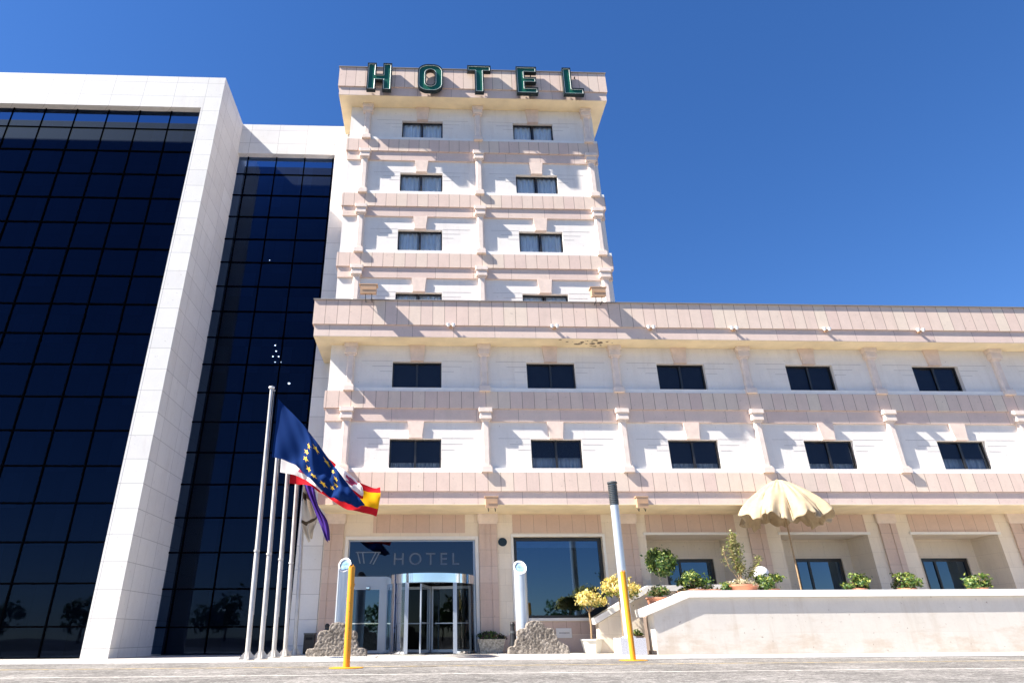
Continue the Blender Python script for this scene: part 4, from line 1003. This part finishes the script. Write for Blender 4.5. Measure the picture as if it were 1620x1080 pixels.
b = MB(); b.box(-.12,.12,-.192,-.181,.50,.58); b.build('slot', M['black'], t)
t = thing('garden_lantern', 'small dark lantern standing beside the white faceted planter', 'lantern', (9.82,1.0,0))
b = MB(); b.lathe([(.16,0),(.16,.45),(.10,.50),(.10,.54)], 16); b.build('base', M['trim'], t)
b = MB(); b.lathe([(.11,.541),(.11,.72),(.13,.74),(.07,.82),(.03,.88)], 16); b.build('lamp_body', M['plaque'], t)
# parasol
t = thing('parasol', 'half-open cream canvas parasol standing on the terrace', 'parasol', (17.05,-.2,1.36))
b = MB(); b.lathe([(.03,0),(.03,4.75)], 14); b.lathe([(.30,0),(.30,.06),(.06,.10),(.05,.3)], 20); b.build('pole', M['bark'], t)
b = MB(); b.smooth = True; nth = 160; prof = [(.03,4.72),(.25,4.64),(.55,4.46),(.9,4.18),(1.2,3.88),(1.45,3.56),(1.58,3.28)]
pts = [Vector((r,0,z)) for r, z in prof]; rows = []
for j in range(29):
    p = cat(pts, j/28); row = []
    for i in range(nth):
        a = 2*PI*i/nth; f = j/28
        pl = math.cos(8*a); r = p.x*(1+.10*f*pl+.055*f*math.sin(22*a+2+.9*math.sin(5*a))); z = p.z-.16*f*f*(1-pl)*.8+.05*f*math.sin(27*a+j*.25)-.10*f*f*math.sin(3*a+1)
        row.append((r*math.cos(a), r*math.sin(a), z))
    rows.append(b.add(row))
for A, B in zip(rows, rows[1:]):
    for i in range(nth): j = (i+1) % nth; b.face((A+i,A+j,B+j,B+i))
cn = b.build('canopy', M['canvas'], t); so = cn.modifiers.new('thick', 'SOLIDIFY'); so.thickness = .012
b = MB()
for i in range(8):
    a = 2*PI*i/8; b.tube([(.05*math.cos(a),.05*math.sin(a),4.62),(.88*math.cos(a),.88*math.sin(a),4.12),(1.5*math.cos(a),1.5*math.sin(a),3.40)], .015, 6)
b.build('ribs', M['bark'], t)

# trees across the road, seen only as reflections in the glass
rnd = random.Random(21); b = MB()
for i in range(16):
    x = -46+6.2*i+rnd.uniform(-2,2); y = -62+rnd.uniform(-5,5); h = rnd.uniform(3.6,6.0)
    b.cur = 1; b.tube([(x,y,0),(x+.1,y,h*.35),(x,y,h*.6)], [.16,.13,.08], 6); b.cur = 0
    n0 = len(b.f); leaves(b, (x,y,h*.62), (rnd.uniform(1.8,3.0),2.,h*.42), 420, .34, rnd, 12)
tag(b.build('treeline', [M['leaf_dark'], M['bark']], fix=False), 'far row of dark trees across the road mirrored in the glass', 'trees', kind='stuff')

# ------------------------------------------------------------------ light, sky, camera
SUN = Vector((3.40,.86,-3.68)).normalized()
ld = bpy.data.lights.new('sun', 'SUN'); ld.energy = 5.0; ld.angle = R(.5); ld.color = (1.,.945,.86)
lo = bpy.data.objects.new('sun', ld); COL.objects.link(lo); lo.rotation_euler = SUN.to_track_quat('-Z', 'Y').to_euler(); lo.location = (-30,-10,40)
wd = bpy.data.worlds.new('World'); S.world = wd; wd.use_nodes = True
nt = wd.node_tree; bg = nt.nodes['Background']; sk = nt.nodes.new('ShaderNodeTexSky'); sk.sky_type = 'NISHITA'; sk.sun_disc = False
sk.sun_elevation = math.asin(-SUN.z); sk.sun_rotation = math.atan2(-SUN.x, -SUN.y)
sk.altitude = 700; sk.air_density = 1.0; sk.dust_density = .1; sk.ozone_density = 5.0
gm = nt.nodes.new('ShaderNodeGamma'); gm.inputs[1].default_value = .85; nt.links.new(sk.outputs[0], gm.inputs[0])
hs = nt.nodes.new('ShaderNodeHueSaturation'); hs.inputs['Saturation'].default_value = 1.30; hs.inputs['Hue'].default_value = .512
nt.links.new(gm.outputs[0], hs.inputs['Color']); nt.links.new(hs.outputs[0], bg.inputs[0]); bg.inputs[1].default_value = .078

f, cx, yaw, pitch, roll, X0, D = 997.168346986611, 724.0711560999778, 0.04006237974263851, 0.43630458664402755, -0.007243718811607347, 3.514850646596492, 24.53363729463939
fw = Vector((math.sin(yaw)*math.cos(pitch), math.cos(yaw)*math.cos(pitch), math.sin(pitch)))
r0 = Vector((math.cos(yaw), -math.sin(yaw), 0)); u0 = r0.cross(fw)
r_ = r0*math.cos(roll)+u0*math.sin(roll); u_ = -r0*math.sin(roll)+u0*math.cos(roll)
cd = bpy.data.cameras.new('camera'); cam = bpy.data.objects.new('camera', cd); COL.objects.link(cam)
cam.matrix_world = Matrix(((r_.x,u_.x,-fw.x,X0),(r_.y,u_.y,-fw.y,-D),(r_.z,u_.z,-fw.z,.6),(0,0,0,1)))
cd.sensor_fit = 'HORIZONTAL'; cd.sensor_width = 36; cd.lens = f*36/1620; cd.shift_x = (810-cx)/1620; cd.shift_y = 0; cd.clip_end = 3000; cd.clip_start = .1
S.camera = cam
S.view_settings.view_transform = 'Standard'; S.view_settings.look = 'None'; S.view_settings.exposure = 1.62; S.view_settings.gamma = 1
